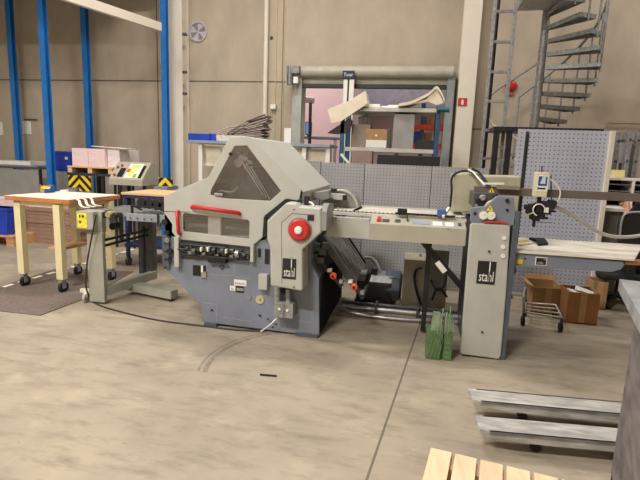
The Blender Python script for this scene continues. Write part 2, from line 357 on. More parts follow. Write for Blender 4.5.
for px, py, l in ((271.5, 38, 'small dark socket hole in concrete right of the white pipe'),):
    o = MB().lathe(P(px, py, WY), (0, -1, 0), [(0, .035), (.01, .03), (.01, 0)], 14).build('wall_plug', DK); tag(o, l, 'wall plug')
for py, l in ((34, 'topmost grey clamp on the edge of left white column'), (72, 'middle grey clamp on the edge of left white column'), (93.5, 'lowest grey clamp on the edge of left white column')):
    o = MB().box(P(183, py, 9.12).x-.005, P(186.5, py, 9.12).x, 9.095, 9.16, P(185, py+1.3, 9.1).z, P(185, py-1.3, 9.1).z, .01).build('column_clamp', DG); tag(o, l, 'clamp')
# sign on right column
x0, x1, z0, z1 = rect(458.3, 98, 466.5, 106, 9.09)
t = thing('safety_sign', 'small red and white extinguisher sign on the right column', 'sign', ((x0+x1)/2, 9.1, z0))
MB().box(x0, x1, 9.085, 9.097, z0, z1).build('panel', RED, t)
xm = (x0+x1)/2; MB().box(xm-.02, xm+.02, 9.08, 9.085, z0+.02, z1-.045).box(xm-.011, xm+.011, 9.08, 9.085, z1-.045, z1-.025).build('symbol', WH, t)
c_ = P(511, 86, WY); o = MB().lathe(c_, (0, -1, 0), [(0, .1), (.03, .1), (.06, .08), (.08, .04), (.085, 0)], 24).build('alarm_bell', RED); tag(o, 'round red alarm bell on the wall behind the tall ladder', 'alarm bell')
a = P(510.5, 94, WY); o = MB().box(a.x-.04, a.x+.04, WY-.05, WY, a.z-.03, a.z+.03, .008).build('alarm_box', mat('faded_red', (176, 84, 72))); tag(o, 'small faded red box on the wall under the red bell', 'alarm box')

# ---------------- loading door ----------------
t = thing('roller_door', 'grey roll-up loading door with exposed tube over the opening', 'door', ((dl+dr)/2, 9.1, 0))
za = P(375, 71.5, 9.1).z
MB().cyl((P(294, 70, 9.1).x, 9.15, za), (P(453.5, 72, 9.1).x, 9.15, za), .105, 24).build('roll_tube', mat('curtain_grey', (178, 176, 160), .5), t)
x0, x1 = P(297, 80, 9.2).x, P(452, 80, 9.2).x
MB().box(x0, x1, 9.22, 9.26, P(375, 84, 9.2).z, za).build('curtain', mat('curtain_pale', (186, 184, 168), .5, var=.08, stretch=(1, 1, 4), scale=5), t)
MB().box(x0+.1, x1, 9.2, 9.28, P(375, 88.5, 9.2).z, P(375, 84.5, 9.2).z, .01).build('bottom_rail', mat('rail_dark', (40, 44, 42)), t)
MB().box(P(293, 100, 9.2).x, P(302, 100, 9.2).x, 9.14, 9.39, 0, za).build('guide_rail', mat('rail_grey', (168, 170, 162)), t)
MB().box(P(446, 100, 9.2).x, P(453.5, 100, 9.2).x, 9.14, 9.39, 0, za).build('guide_rail', mat('rail_grey2', (140, 146, 144)), t)
mo = MB().cyl(P(290, 66.5, 9.0), P(290, 85, 9.0), .06, 16).box(P(287, 68, 9).x, P(300, 68, 9).x, 8.95, 9.1, P(294, 74, 9).z, P(294, 66, 9).z, .01).build('motor', mat('motor_grey', (120, 122, 122), .4, .5, var=.25, scale=12), t)
MB().box(P(293.5, 80, 8.98).x, P(298, 80, 8.98).x, 8.96, 9.03, P(295, 83.5, 9).z, P(295, 77, 9).z, .005).build('switch_box', WH, mo)
x0, x1, z0, z1 = rect(342.6, 70.5, 354, 79, 8.98)
t2 = thing('door_post', 'twin white door mast with dark blue maker plate on top', 'post', ((x0+x1)/2, 9.02, 0))
MB().box(P(342.8, 100, 9).x, P(346.8, 100, 9).x, 9.0, 9.06, 0, z0).build('mast', WH, t2)
MB().box(P(348.6, 100, 9).x, P(353.2, 100, 9).x, 9.0, 9.06, 0, z0).build('mast', WH, t2)
MB().box(P(346.8, 100, 9).x, P(348.6, 100, 9).x, 9.03, 9.05, 0, z0).build('slot', DK, t2)
pl = MB().box(x0, x1, 8.98, 9.02, z0, z1, .01).build('nameplate', mat('navy', (28, 34, 66)), t2)
MB().text('Tour', (x0+x1)/2, (z0+z1)/2-.025, 8.978, .085, 1.0).build('lettering', WH, pl)
# room beyond the door
PK = mat('pink_wall', (222, 198, 200), .8, var=.03, scale=1)
struct('wall_far', MB().box(-6, 6, 15.0, 15.2, 0, 7.2), PK)
struct('wall_annex', MB().box(P(345.5, 120, 12).x, P(345.5, 120, 12).x+.12, 12, 15, 0, 7.2), PK)
struct('wall_annex_side', MB().box(-6.2, -6, WY+.25, 15, 0, 7.2), PK)
GP = mat('grey_violet', (150, 146, 160), .7)
struct('wall_annex_right', MB().box(P(346, 90, 14).x, 6, 14, 14.1, P(380, 107, 14).z, 7.2), GP)
t = thing('pallet_rack', 'distant pallet racking with red beams seen through the loading door', 'rack', (P(415, 140, 12).x, 12, 0))
for px in (398, 422, 447): x = P(px, 130, 12).x; MB().box(x-.05, x+.05, 12, 12.1, 0, 2.9).build('upright', TEAL, t)
for py in (127, 146): z = P(420, py, 12).z; MB().box(P(396, 130, 12).x, P(449, 130, 12).x, 11.98, 12.04, z-.06, z+.06).box(P(396, 130, 12).x, P(449, 130, 12).x, 12.04, 12.9, z-.02, z+.02).build('beam', mat('rack_red', (205, 70, 55)), t)
z = P(420, 127, 12).z+.06
for i, (pa, pb, h, m_, l) in enumerate(((400, 408, .5, WH, 'white box on the far red rack, left'), (421, 430, .35, CAR, 'small carton on the top beam of the far red rack'), (431, 443, .42, CAR, 'wide carton on the top beam of the far red rack'))):
    o = MB().box(P(pa, 120, 12).x, P(pb, 120, 12).x, 12.1, 12.6, z-.04, z+h, .01).build('storage_box', m_); tag(o, l, 'box')
z = P(420, 146, 12).z+.02
for i, (pa, pb, h, m_, l) in enumerate(((424, 431, .3, CAR, 'small brown carton on lower beam of the far red rack'), (432, 441, .38, WH, 'pale box on lower beam of the far red rack'), (411, 420, .33, BPL, 'blue bin on lower beam of the far red rack'))):
    o = MB().box(P(pa, 140, 12).x, P(pb, 140, 12).x, 12.1, 12.6, z, z+h, .01).build('storage_box', m_); tag(o, l, 'box')
# heater and screen left inside opening
a = P(304, 99.5, 10.4); b_ = P(314, 100.5, 10.4)
t = thing('column_heater', 'white cylinder head on a dark post just inside the loading door', 'heater', (P(310.5, 140, 10.4).x, 10.4, 0))
MB().cyl(a, b_, .065, 18).build('head', mat('heater_head', (196, 180, 184)), t)
MB().cyl((P(310.5, 140, 10.4).x, 10.4, 0), (P(310.5, 103, 10.4).x, 10.4, P(310.5, 103, 10.4).z), .035, 10).build('stem', DG, t)
t = thing('far_desk', 'grey desk in the room beyond the loading door', 'desk', (P(322, 150, 10.9).x, 11, 0))
zt = P(320, 137, 10.9).z; x0, x1 = P(301, 140, 10.9).x, P(338, 140, 10.9).x
MB().box(x0, x1, 10.7, 11.4, zt-.04, zt).build('top', mat('desk_blue', (130, 150, 176)), t)
for x in (x0+.05, x1-.05):
    MB().box(x-.03, x+.03, 10.8, 10.86, 0, zt-.04).build('leg', ST, t)
t = thing('monitor', 'small monitor with blue screen beyond the loading door', 'monitor', (P(306, 130, 10.8).x, 11.0, zt))
x0, x1, z0, z1 = rect(303.3, 121, 309.5, 134.5, 10.8)
MB().box(x0, x1, 11.0, 11.05, z0, z1, .01).box((x0+x1)/2-.03, (x0+x1)/2+.03, 11.02, 11.04, zt, z0).build('casing', DK, t)
MB().box(x0+.02, x1-.02, 10.995, 11.0, z0+.02, z1-.02).build('screen', emit('screen_blue', (90, 130, 190), .6), t)
# ---------------- spiral stair ----------------
SC = P(540.5, 70, 8.2); sx = SC.x; sy = 8.2; R_ = .8
z6 = P(560, 66, 8.2).z; rise = .187
t = thing('spiral_staircase', 'galvanised spiral staircase on a round pole against the concrete wall', 'staircase', (sx, sy, 0))
MB().cyl((sx, sy, 0), (sx, sy, 5.2), .058, 24).build('centre_pole', GV, t)
n0 = int(z6/rise); hr = []; hr2 = []
for k in range(-n0+1, 8):
    z = z6+k*rise; a0 = math.radians(-16*k-13); da = math.radians(20)
    if k <= 4:
        b = MB(); pts = []
        for r_, aa in ((.07, a0-da*.9), (R_*.8, a0-da*.55), (R_, a0-da*.5), (R_, a0+da*.5), (R_*.8, a0+da*.5), (.07, a0+da*.9)):
            pts.append((sx+r_*math.cos(aa), sy+r_*math.sin(aa), z))
        b.prism(pts, (0, 0, -.012))
        e0 = Vector(pts[0]); e1 = Vector(pts[2]); b.beam(e0+Vector((0, 0, -.03)), e1+Vector((0, 0, -.03)), .012, .06)
        e0 = Vector(pts[5]); e1 = Vector(pts[3]); b.beam(e0+Vector((0, 0, -.03)), e1+Vector((0, 0, -.03)), .012, .06)
        b.beam(Vector(pts[2])-Vector((0, 0, .03)), Vector(pts[3])-Vector((0, 0, .03)), .012, .06)
        b.build('tread', GV, t)
    ex, ey = sx+R_*math.cos(a0), sy+R_*math.sin(a0)
    if k > -8 and k <= 4:
        MB().cyl((ex, ey, z-.1), (ex, ey, z+.95), .014, 8).build('baluster', GV, t)
    if -8 < k <= 4: hr.append((ex, ey, z+.95))
MB().tube(hr, .02, 8, smooth_path=2).build('handrail', GV, t)
zt = z6+4.2*rise
pf = MB().box(sx-.45, sx+.12, sy-1.0, sy-.05, zt, zt+.16).box(sx-.45, sx+.35, sy-1.0, sy-.92, zt, zt+.16)
pf.build('landing', mat('landing_grey', (176, 176, 172), .6, .2, var=.1), t)
# pale handrails sloping behind the ladder
a, b_ = P(489, 95, 9.0), P(538, 63, 9.0)
o = MB().tube([P(484, 122, 9.0), P(485.5, 104, 9.0), a, b_, P(541, 61, 9.0)], .018, 8, smooth_path=1).build('handrail', GV); tag(o, 'thin bent metal handrail running up behind the tall ladder', 'handrail')
o = MB().tube([P(484, 111, 7.9), P(493, 125, 7.9), P(540, 152, 7.9)], .016, 8).build('handrail', PW); tag(o, 'thin pale handrail sloping down to the right behind the tall ladder', 'handrail')
# tall ladder
Y = 7.5; xl = P(490, 60, Y).x; xr_ = P(510.5, 60, Y).x
t = thing('tall_ladder', 'tall galvanised steel ladder standing left of the spiral stair', 'ladder', ((xl+xr_)/2, Y, 0))
for x in (xl, xr_): MB().box(x-.022, x+.022, Y-.03, Y+.03, 0, 4.6, .004).build('stile', GV, t)
dz = P(500, 42, Y).z-P(498, 72, Y).z; zr = P(498, 72, Y).z
for k in range(-5, 4):
    z = zr+k*dz; MB().box(xl, xr_, Y-.015, Y+.015, z-.02, z+.02, .004).build('rung', ST, t)
o = MB().cyl((xl+.06, Y+.15, 0), (xl+.06, Y+.15, 4.6), .028, 10).build('black_pole', DK); tag(o, 'thin black pole standing just behind the tall ladder', 'pole')
# dark steel frame behind the pegboards
Y = 7.0; zt = P(540, 129, Y).z
t = thing('steel_stand', 'black steel frame with a long top bar behind the tall perforated board', 'frame', (P(548, 129, Y).x, Y, 0))
xa, xb = P(494, 129, Y).x, P(604, 129, Y).x
MB().box(xa, xb, Y, Y+.6, zt-.035, zt+.02).build('top_bar', DK, t)
for px in (496.5, 509.5, 602): x = P(px, 140, Y).x; MB().box(x-.035, x+.035, Y+.02, Y+.09, 0, zt-.035).build('leg', DK, t)
for py, wd in ((147, .012), (160, .02)): z = P(502, py, Y).z; MB().box(P(496.5, 150, Y).x, P(509.5, 150, Y).x, Y+.03, Y+.06, z-wd, z+wd).build('shelf_rail', ST, t)
# ---------------- perforated screens ----------------
def pegpanel(px0, px1, pyt, Y, m, label, parentname='perforated_screen'):
    x0, x1 = P(px0, 200, Y).x, P(px1, 200, Y).x; z = P((px0+px1)/2, pyt, Y).z
    t = thing(parentname, label, 'screen', ((x0+x1)/2, Y, 0), 'perforated workshop screens')
    MB().box(x0+.001, x1-.008, Y, Y+.02, .04, z, .002).build('panel', m, t); MB().box(x1-.0079, x1+.0, Y+.0, Y+.03, .04, z-.005).build('edge_strip', DG, t)
    MB().box(x0+.05, x0+.1, Y-.12, Y+.14, 0, .04).box(x1-.1, x1-.05, Y-.12, Y+.14, 0, .04).build('foot', DG, t); return x0, x1, z
PY = 5.9
pegpanel(262, 320, 160, PY, PEG, 'perforated grey screen directly behind the grey machine hood')
pegpanel(320, 363.5, 163, PY, PEG, 'perforated grey screen right next to the machine hood')
pegpanel(363.5, 430, 165, PY, PEG, 'wide perforated grey screen behind the middle of the long feed table')
pegpanel(430, 487, 167.3, PY, PEG, 'low perforated grey screen behind the cream feeder housing')
x0, x1, z = P(511, 200, PY+.05).x, P(601, 200, PY+.05).x, P(565, 130, PY+.05).z
t = thing('perforated_screen', 'tall bluish perforated screen behind the hanging sensor unit', 'screen', ((x0+x1)/2, PY+.05, 0), 'perforated workshop screens')
MB().box(x0, x1, PY+.05, PY+.07, .04, z, .002).build('panel', PEG2, t)
MB().box(x1, x1+.05, PY+.02, PY+.1, .04, z+.0, .004).build('edge_post', PW, t)
MB().box(x0+.05, x0+.1, PY-.1, PY+.22, 0, .04).box(x1-.1, x1-.05, PY-.1, PY+.22, 0, .04).build('foot', DG, t)
# ---------------- blue storage rack ----------------
Y = 7.0; xa, xb = P(341.8, 140, Y).x, P(436.5, 140, Y).x; zt = P(390, 107.5, Y).z; zm = P(395, 148.5, Y).z
t = thing('storage_rack', 'blue steel storage rack with two grey shelves behind the screens', 'rack', ((xa+xb)/2, Y+.3, 0))
for x in (xa, xb):
    for y in (Y, Y+.62): MB().box(x-.03, x+.03, y, y+.05, 0, zt+.03, .004).build('upright', TEAL, t)
for z, h in ((zt, .055), (zm, .055), (P(395, 180, Y).z, .05)):
    MB().box(xa+.03, xb-.03, Y+.02, Y+.65, z-h, z, .003).build('shelf', mat('shelf_grey', (190, 188, 176), .6), t)
MB().cyl((xb-.02, Y-.02, zt-.02), (xb+.14, Y-.02, zt-.02), .036, 14).build('end_cap', mat('teal_cap', (40, 96, 104)), t)
SF = mat('shipping_foam', (226, 216, 192), .8, var=.03)
def sheet(name, prof, Y0, Y1, th, m, label, cat, group=None):   # curved sheet of given profile (pixels at Y0)
    pts = [P(x, y, Y0) for x, y in prof]; up = Vector((0, 0, th))
    for _ in range(2):
        q = [pts[0]]
        for a, b in zip(pts, pts[1:]): q += [a*.75+b*.25, a*.25+b*.75]
        q.append(pts[-1]); pts = q
    poly = pts+[p+up for p in reversed(pts)]
    o = MB().prism(poly, (0, Y1-Y0, 0)).build(name, m); return tag(o, label, cat, group)
b = MB(); fan = [P(328, 110, Y), P(332, 124, Y), P(341, 122, Y), P(368, 104, Y), P(366, 91, Y), P(350, 101, Y)]
q = [(p.x, p.z) for p in fan]; b.plate(q, Y-.05, Y-.03, px=False, bev=.004)
q2 = [P(344, 106.5, Y), P(368, 106.5, Y), P(366, 92, Y), P(352, 100, Y)]
b.prism([v+Vector((0, -.03, 0)) for v in q2], (0, .35, 0))
tag(b.build('foam_sheet', SF), 'large cream foam sheet drooping over the left end of the rack', 'foam sheet')
o = sheet('foam_sheet', [(398, 106.5), (412, 104), (422, 99), (430, 95), (436.5, 87.5), (441, 94), (444.5, 102)], Y-.02, Y+.4, .04, SF, 'curled cream foam sheet arching over the right end of the rack', 'foam sheet')
b = MB(); b.prism([P(399, 107, Y), P(426, 99.5, Y), P(436.5, 87.5, Y), P(444, 103, Y), P(436, 105, Y), P(428, 101.5, Y)], (0, .01, 0))
o2 = b.build('fold', SF, o)
zz = zt
for i, (pa, pb, d, th, l) in enumerate(((368, 380, .0, .05, 'small white parcel on the rack top nearest the foam sheet'), (378, 396, .08, .035, 'flat white board in the middle of the rack top'), (388, 400, .3, .075, 'white parcel at the back of the rack top centre'))):
    a, c2 = P(pa, 105, Y+d).x, P(pb, 105, Y+d).x; tag(MB().box(a, c2, Y+.05+d, Y+.25+d, zt, zt+th, .01).build('flat_parcel', PAP), l, 'parcel', 'white parcels on top of the rack')
def bx(name, px0, py0, px1, py1, Y0, dep, m, label, cat, z0=None, bev=.006, group=None):
    x0, x1, za, zb = rect(px0, py0, px1, py1, Y0); cy = (py0+py1)/2
    x0, x1 = P(px0, cy, Y0).x, P(px1, cy, Y0).x
    if z0 is not None: za = z0
    return tag(MB().box(x0, x1, Y0, Y0+dep, za, zb, bev).build(name, m), label, cat, group)
bx('grey_carton', 351, 124, 370, 147, Y+.15, .35, mat('carton_taupe', (158, 146, 132), .8), 'taupe carton behind the open tan carton on the blue rack', 'box', zm)
x0, x1, za, zb = rect(366.5, 129, 386.5, 147, Y+.04)
t = thing('printed_carton', 'tan and white carton with dark end on the blue rack shelf', 'box', ((x0+x1)/2, Y+.05, zm))
MB().box(x0, x1, Y+.03, Y+.13, zm, zb, .003).box(x1+.002, x1+.05, Y+.03, Y+.13, zm, zb, .003, mi=1).build('carton', [CAR, DG], t)
MB().box(x0+.005, x1-.005, Y+.025, Y+.03, zm+.005, zm+.11).build('white_band', PAP, t)
MB().box(x0+.13, x1-.14, Y+.024, Y+.03, zb-.1, zb-.075).build('print', PAP, t)
bx('grey_carton', 393, 114, 414, 149, Y+.05, .4, mat('carton_grey', (150, 148, 146), .8), 'tall grey carton in the middle of the blue rack shelf', 'box', zm)
bx('black_tray', 415, 140, 434, 147, Y+.1, .4, DK, 'low black tray on the right of the blue rack shelf', 'tray', zm)
o = MB().lathe((P(363, 120, Y+.2).x, Y+.45, P(363, 126, Y+.3).z), (0, 0, 1), [(0, .09), (.12, .1), (.14, .04), (.2, .035)], 14).build('plastic_bottle', mat('clear_plastic', (190, 190, 196), .25)); o.location.z = P(360, 124, Y+.15).z; tag(o, 'pale plastic bottle standing on the taupe carton', 'bottle')
b = MB().prism([P(327, 133, Y), P(350, 118, Y), P(352, 121, Y), P(348, 133, Y), P(336, 134, Y)], (0, .1, 0))
o = b.build('black_sheet', DK); tag(o, 'black sheet leaning past the left upright of the blue rack', 'sheet')
bx('black_case', 377, 154.5, 440, 168, 6.45, .3, mat('case_black', (34, 30, 32), .6), 'long black case showing just above the perforated screens', 'case', 1.35)
t = thing('steel_table', 'low grey steel table behind the perforated screens', 'table', (P(405, 168, 6.4).x, 6.6, 0))
x0, x1 = P(345, 168, 6.4).x, P(445, 168, 6.4).x
MB().box(x0, x1, 6.4, 6.85, 1.31, 1.35).build('top', DG, t)
for x in (x0+.05, x1-.05):
    for y in (6.45, 6.8): MB().box(x-.02, x+.02, y-.02, y+.02, 0, 1.31).build('leg', DG, t)
bx('brown_carton', 352, 150, 372, 163, 6.5, .25, mat('pale_carton', (150, 128, 118), .8), 'small pinkish brown carton left of the long black case', 'box', 1.35)
o = MB().beam(P(341, 154, 6.42), P(352, 167, 6.42), .03, .03).build('white_stick', PAP); tag(o, 'short white stick leaning at the left of the small brown carton', 'stick')

# ---------------- high bench behind the hood ----------------
Y = 7.9; zt = P(240, 141.5, Y).z; xa, xb = P(185.5, 142, Y).x, P(330, 145, Y).x
t = thing('standing_bench', 'tall bench with blue grey top behind the machine hood', 'bench', ((xa+xb)/2, Y+.3, 0))
MB().box(xa, xb, Y, Y+.8, zt-.05, zt, .004).build('top', mat('bench_blue', (140, 152, 166), .5), t)
for px in (199, 303, 327): x = P(px, 160, Y).x; MB().box(x-.035, x+.035, Y+.05, Y+.12, 0, zt-.05).build('leg', WH, t)
MB().box(P(200, 150, Y).x, P(217, 150, Y).x, Y+.16, Y+.19, P(208, 166, Y).z, P(208, 146, Y).z).build('side_panel', mat('side_white', (222, 214, 192), .6), t)
MB().box(P(286, 150, Y).x, P(330, 150, Y).x, Y+.16, Y+.19, P(308, 166, Y).z, P(308, 148, Y).z).build('side_panel', mat('side_white', (222, 214, 192), .6), t)
x0, x1, za, zb = rect(188, 132.5, 215, 139.5, Y+.1)
t = thing('parts_bin', 'flat blue plastic bin on the tall bench behind the hood', 'bin', ((x0+x1)/2, Y+.3, zt))
MB().box(x0, x1-.1, Y+.1, Y+.45, zt, zb-.01, .01).box(x1-.16, x1, Y+.14, Y+.42, zt, zb, .015).build('bin', BPL, t)
b = MB(); random.seed(3)
for k in range(24):          # a slumped heap of loose newspapers
    u = k/23; zl = zt+.012+u*.1; e = Vector((.62+random.uniform(-.06, .05), 0, .05+u*.28))
    a = P(229, 141, Y+.15); a.z = zt+.01+u*.13; a.x += random.uniform(-.06, .03)
    y0 = Y+.05+random.uniform(0, .15)
    dd = e; sag = Vector((dd.x*.5, 0, dd.z*.62)); p = [a, a+sag, a+dd]; thk = Vector((0, 0, .007))
    b.prism([p[0], p[1], p[2], p[2]+thk, p[1]+thk*1.3, p[0]+thk], (0, .38, 0), mi=k % 3)
NP = [mat('newsprint_dark', (126, 108, 104), .9, var=.25, scale=30), mat('newsprint', (214, 204, 196), .9, var=.12, scale=30), mat('newsprint_mid', (176, 160, 152), .9, var=.2, scale=30)]
tag(b.build('newspaper_pile', NP), 'fanned heap of newspapers slumped on the tall bench behind the hood', 'newspapers', kind='stuff')
b = MB()
for k in range(12):
    u = k/11; a = P(216, 138, Y+.15); a.z = zt+.09+.05*u; e = P(243, 134, Y+.15); e.z = zt+.14+u*.14; y0 = Y+.05
    a.z = max(zt+.008, zt+.05+u*.1); mid = (a+e)/2+Vector((0, 0, .03)); thk = Vector((0, 0, .008))
    b.prism([a, mid, e, e+thk, mid+thk, a+thk], (0, .3, 0), mi=(k*2) % 3)
a, e = P(216, 140, Y+.15), P(246, 140, Y+.15); b.box(a.x+.03, e.x, Y+.1, Y+.4, zt, zt+.1, 0, mi=1)
tag(b.build('newspaper_stack', NP), 'low pile of folded newspapers left of the bigger fanned heap', 'newspapers', kind='stuff')
bx('white_card', 284, 128, 291, 141, Y+.3, .05, PAP, 'small upright white card at the right of the newspapers', 'card', zt)

# ---------------- left background ----------------
Y = 7.9; x0, x1 = P(-22, 180, Y).x, P(40.5, 180, Y).x; z1 = P(20, 167, Y).z
t = thing('panel_table', 'grey panelled table with black frame at the left edge of the photo', 'table', ((x0+x1)/2, Y+.4, 0))
MB().box(x0, x1, Y, Y+.9, z1-.03, z1+.0, .003).build('top', DG, t)
MB().box(x0+.04, x1-.05, Y+.02, Y+.05, .25, z1-.05).build('panel', GRY, t)
for x in (x0+.02, x1-.02):
    for y in (Y+.01, Y+.85): MB().box(x-.02, x+.02, y, y+.04, 0, z1-.03).build('leg', DK, t)
zc = z1
for k, (pa, pb, th, l) in enumerate(((-15, 37, .03, 'lower sheet board on the grey panelled table'), (-12, 30, .07, 'thick white paper pad on the grey panelled table'))):
    a, c2 = P(pa, 163, Y+.1).x, P(pb, 163, Y+.1).x
    tag(MB().box(a, c2, Y+.1, Y+.75, zc, zc+th, .006).build('sheet_stack', PAP if k else mat('violet_board', (136, 132, 150), .7)), l, 'paper'); zc += th
bx('grey_cabinet', 54, 171, 77, 200, 8.3, .5, mat('cabinet_grey', (156, 158, 150), .6), 'low grey cabinet under the blue bin', 'cabinet', 0)
zb = P(65, 171, 8.3).z; x0, x1 = P(53.5, 160, 8.3).x, P(70.5, 160, 8.3).x; zt = P(62, 151.5, 8.3).z
t = thing('storage_bin', 'deep blue plastic bin standing on the grey cabinet', 'bin', ((x0+x1)/2, 8.5, zb))
MB().prism([(x0+.03, 8.3, zb), (x1-.03, 8.3, zb), (x1, 8.3, zt), (x0, 8.3, zt)], (0, .4, 0)).build('bin', BPL, t)
MB().box(x0-.012, x1+.012, 8.285, 8.72, zt-.05, zt+.005, .008).build('rim', BPL, t)
MB().box(x1-.11, x1-.06, 8.284, 8.3, zt-.15, zt-.1).build('label', PAP, t)
# striped table with pallet and paper
Y = 7.4; zt = P(95, 173.5, Y).z; x0, x1 = P(67, 180, Y).x, P(119, 180, Y).x
t = thing('striped_table', 'dark framed table with black and yellow striped end panel', 'table', ((x0+x1)/2, Y+.4, 0))
MB().box(x0, x1, Y, Y+.9, zt-.045, zt, .003).build('top', mat('dark_navy', (40, 46, 60)), t)
MB().box(x0+.02, P(90, 182, Y).x, Y+.01, Y+.03, P(79, 191, Y).z, zt-.05).build('striped_panel', HAZ, t); recenter(bpy.data.objects['striped_panel'])
for x in (x0+.025, P(101, 182, Y).x, x1-.025): MB().box(x-.025, x+.025, Y+.03, Y+.08, 0, zt-.045).build('leg', DK, t); MB().box(x-.025, x+.025, Y+.8, Y+.85, 0, zt-.045).build('leg', DK, t)
x1 = P(112, 170, Y).x
t = thing('small_pallet', 'small wooden pallet on the striped table under pink paper', 'pallet', ((x0+x1)/2, Y+.4, zt))
zp = P(88, 166.5, Y).z
MB().box(x0+.01, x1, Y+.01, Y+.8, zp-.025, zp).build('deck', WOOD, t)
for x in (x0+.05, (x0+x1)/2, x1-.05): MB().box(x-.04, x+.04, Y+.02, Y+.78, zt, zp-.025).build('bearer', WOOD, t)
zq = P(88, 148.5, Y).z
pnk = MB(); xm = P(87, 160, Y).x; xe = P(103.5, 160, Y).x; xs = P(71, 160, Y).x
tag(MB().box(xs, xm-.003, Y+.03, Y+.6, zp, zq, .004).build('paper_block', PNK), 'left half of the pale pink paper stack on the small pallet', 'paper')
tag(MB().box(xm+.003, xe, Y+.03, Y+.6, zp, zq, .004).build('paper_block', PNK), 'right half of the pale pink paper stack on the small pallet', 'paper')
xe2 = P(116, 160, Y).x
tag(MB().box(xe+.01, xe2, Y+.1, Y+.7, zp-.0, zq, .004).build('paper_ream', mat('pale_ream', (230, 220, 220), .8)), 'white paper stack beside the pink paper on the small pallet', 'paper')
t = thing('wrapped_board', 'pale boxed paper with small black framed label behind the operator console', 'box', (P(122, 160, 7.9).x, 8.0, 0))
x0, x1 = P(117, 160, 8.4).x, P(129, 160, 8.4).x; zc = P(122, 150, 8.4).z
MB().box(x0, x1, 8.4, 8.8, 0, zc, .005).build('stack', mat('lilac_ream', (206, 196, 206), .8), t)
MB().box(P(116.8, 155, 8.38).x, P(123, 155, 8.38).x, 8.37, 8.395, P(120, 158, 8.38).z, P(120, 151, 8.38).z).build('frame', DK, t)
MB().box(P(118, 155, 8.36).x, P(121.8, 155, 8.36).x, 8.36, 8.37, P(120, 156.8, 8.38).z, P(120, 152.2, 8.38).z).build('label', PAP, t)
o = MB().beam(P(97, 147.5, Y+.2)+Vector((0, 0, .02)), P(131, 150, Y+.2)+Vector((0, 0, .02)), .3, .012).build('paper_sheet', PAP); tag(o, 'white paper sheet lying across the top of the paper stacks', 'paper')
bx('red_tape', 103.5, 145.8, 108.5, 148, Y+.1, .06, RED, 'tiny red item lying on the white sheet over the paper stacks', 'tape', zq+.04)
# far striped barrier right of console
Y = 7.0
t = thing('striped_barrier', 'black and yellow striped barrier board beside the left white column', 'barrier', (P(166, 182, Y).x, Y, 0))
x0, x1, za, zb = rect(158.5, 177.5, 172, 186.5, Y)
MB().box(x0, x1, Y, Y+.03, za, zb).build('striped_board', HAZ, t); recenter(bpy.data.objects['striped_board']); MB().box(x0+.02, x0+.06, Y+.03, Y+.07, 0, zb).box(x1-.06, x1-.02, Y+.03, Y+.07, 0, zb).build('post', BLU, t)
MB().box(x0, x1, Y-.15, Y+.2, za-.05, za, ).build('shelf', mat('shelf_teal', (120, 136, 142)), t)
# operator console
Y = 6.7
t = thing('operator_console', 'cream sloped control console with green display on two posts', 'control console', (P(127, 190, Y).x, Y+.15, 0))
A = [P(109, 183.5, Y), P(142.5, 187, Y), P(142.8, 181, Y), P(109, 177.5, Y)]
TL, TR = P(116.5, 161.5, Y+.3), P(148, 163, Y+.3)
x0, x1 = A[0].x, A[1].x; zb_, zf, zt_ = (A[0].z+A[1].z)/2, (A[2].z+A[3].z)/2, (TL.z+TR.z)/2
yk = Y+.26
MB().prism([(x0, Y, zb_), (x0, Y, zf), (x0, yk, zt_), (x0, yk+.2, zt_), (x0, yk+.2, zb_)], (x1-x0, 0, 0)).build('housing', LG2, t)
def onslope(u, v): return Vector((x0+(x1-x0)*u, Y+(yk-Y)*v, zf+(zt_-zf)*v))
nrm = Vector((0, -(zt_-zf), yk-Y)).normalized()
def tile(u0, u1, v0, v1, h, m, nm): return MB().prism([onslope(u0, v0), onslope(u1, v0), onslope(u1, v1), onslope(u0, v1)], nrm*h).build(nm, m, t)
tile(.42, .82, .08, .9, .004, WH, 'display_panel'); tile(.5, .76, .62, .84, .007, emit('display_green', (170, 205, 90), .35), 'display')
tile(.5, .66, .15, .55, .007, mat('pale_yellow', (226, 226, 120)), 'key_field'); tile(.42, .52, .4, .6, .008, ORG, 'key'); tile(.68, .76, .1, .3, .008, mat('key_green', (130, 170, 70)), 'key')
tile(.84, .92, .1, .8, .01, DK, 'switch_block'); tile(.2, .36, .12, .62, .01, DK, 'switch_block')
for u, v in ((.1, .65), (.2, .75), (.12, .2)):
    p = onslope(u, v); MB().lathe(p, nrm, [(0, .016), (.02, .02), (.03, .015), (.03, 0)], 12).build('red_button', mat('dull_red', (176, 66, 58), .5), t)
for px in (115, 133): x = P(px, 188, Y+.15).x; MB().box(x-.014, x+.014, Y+.14, Y+.17, 0, zb_).build('post', DK, t)
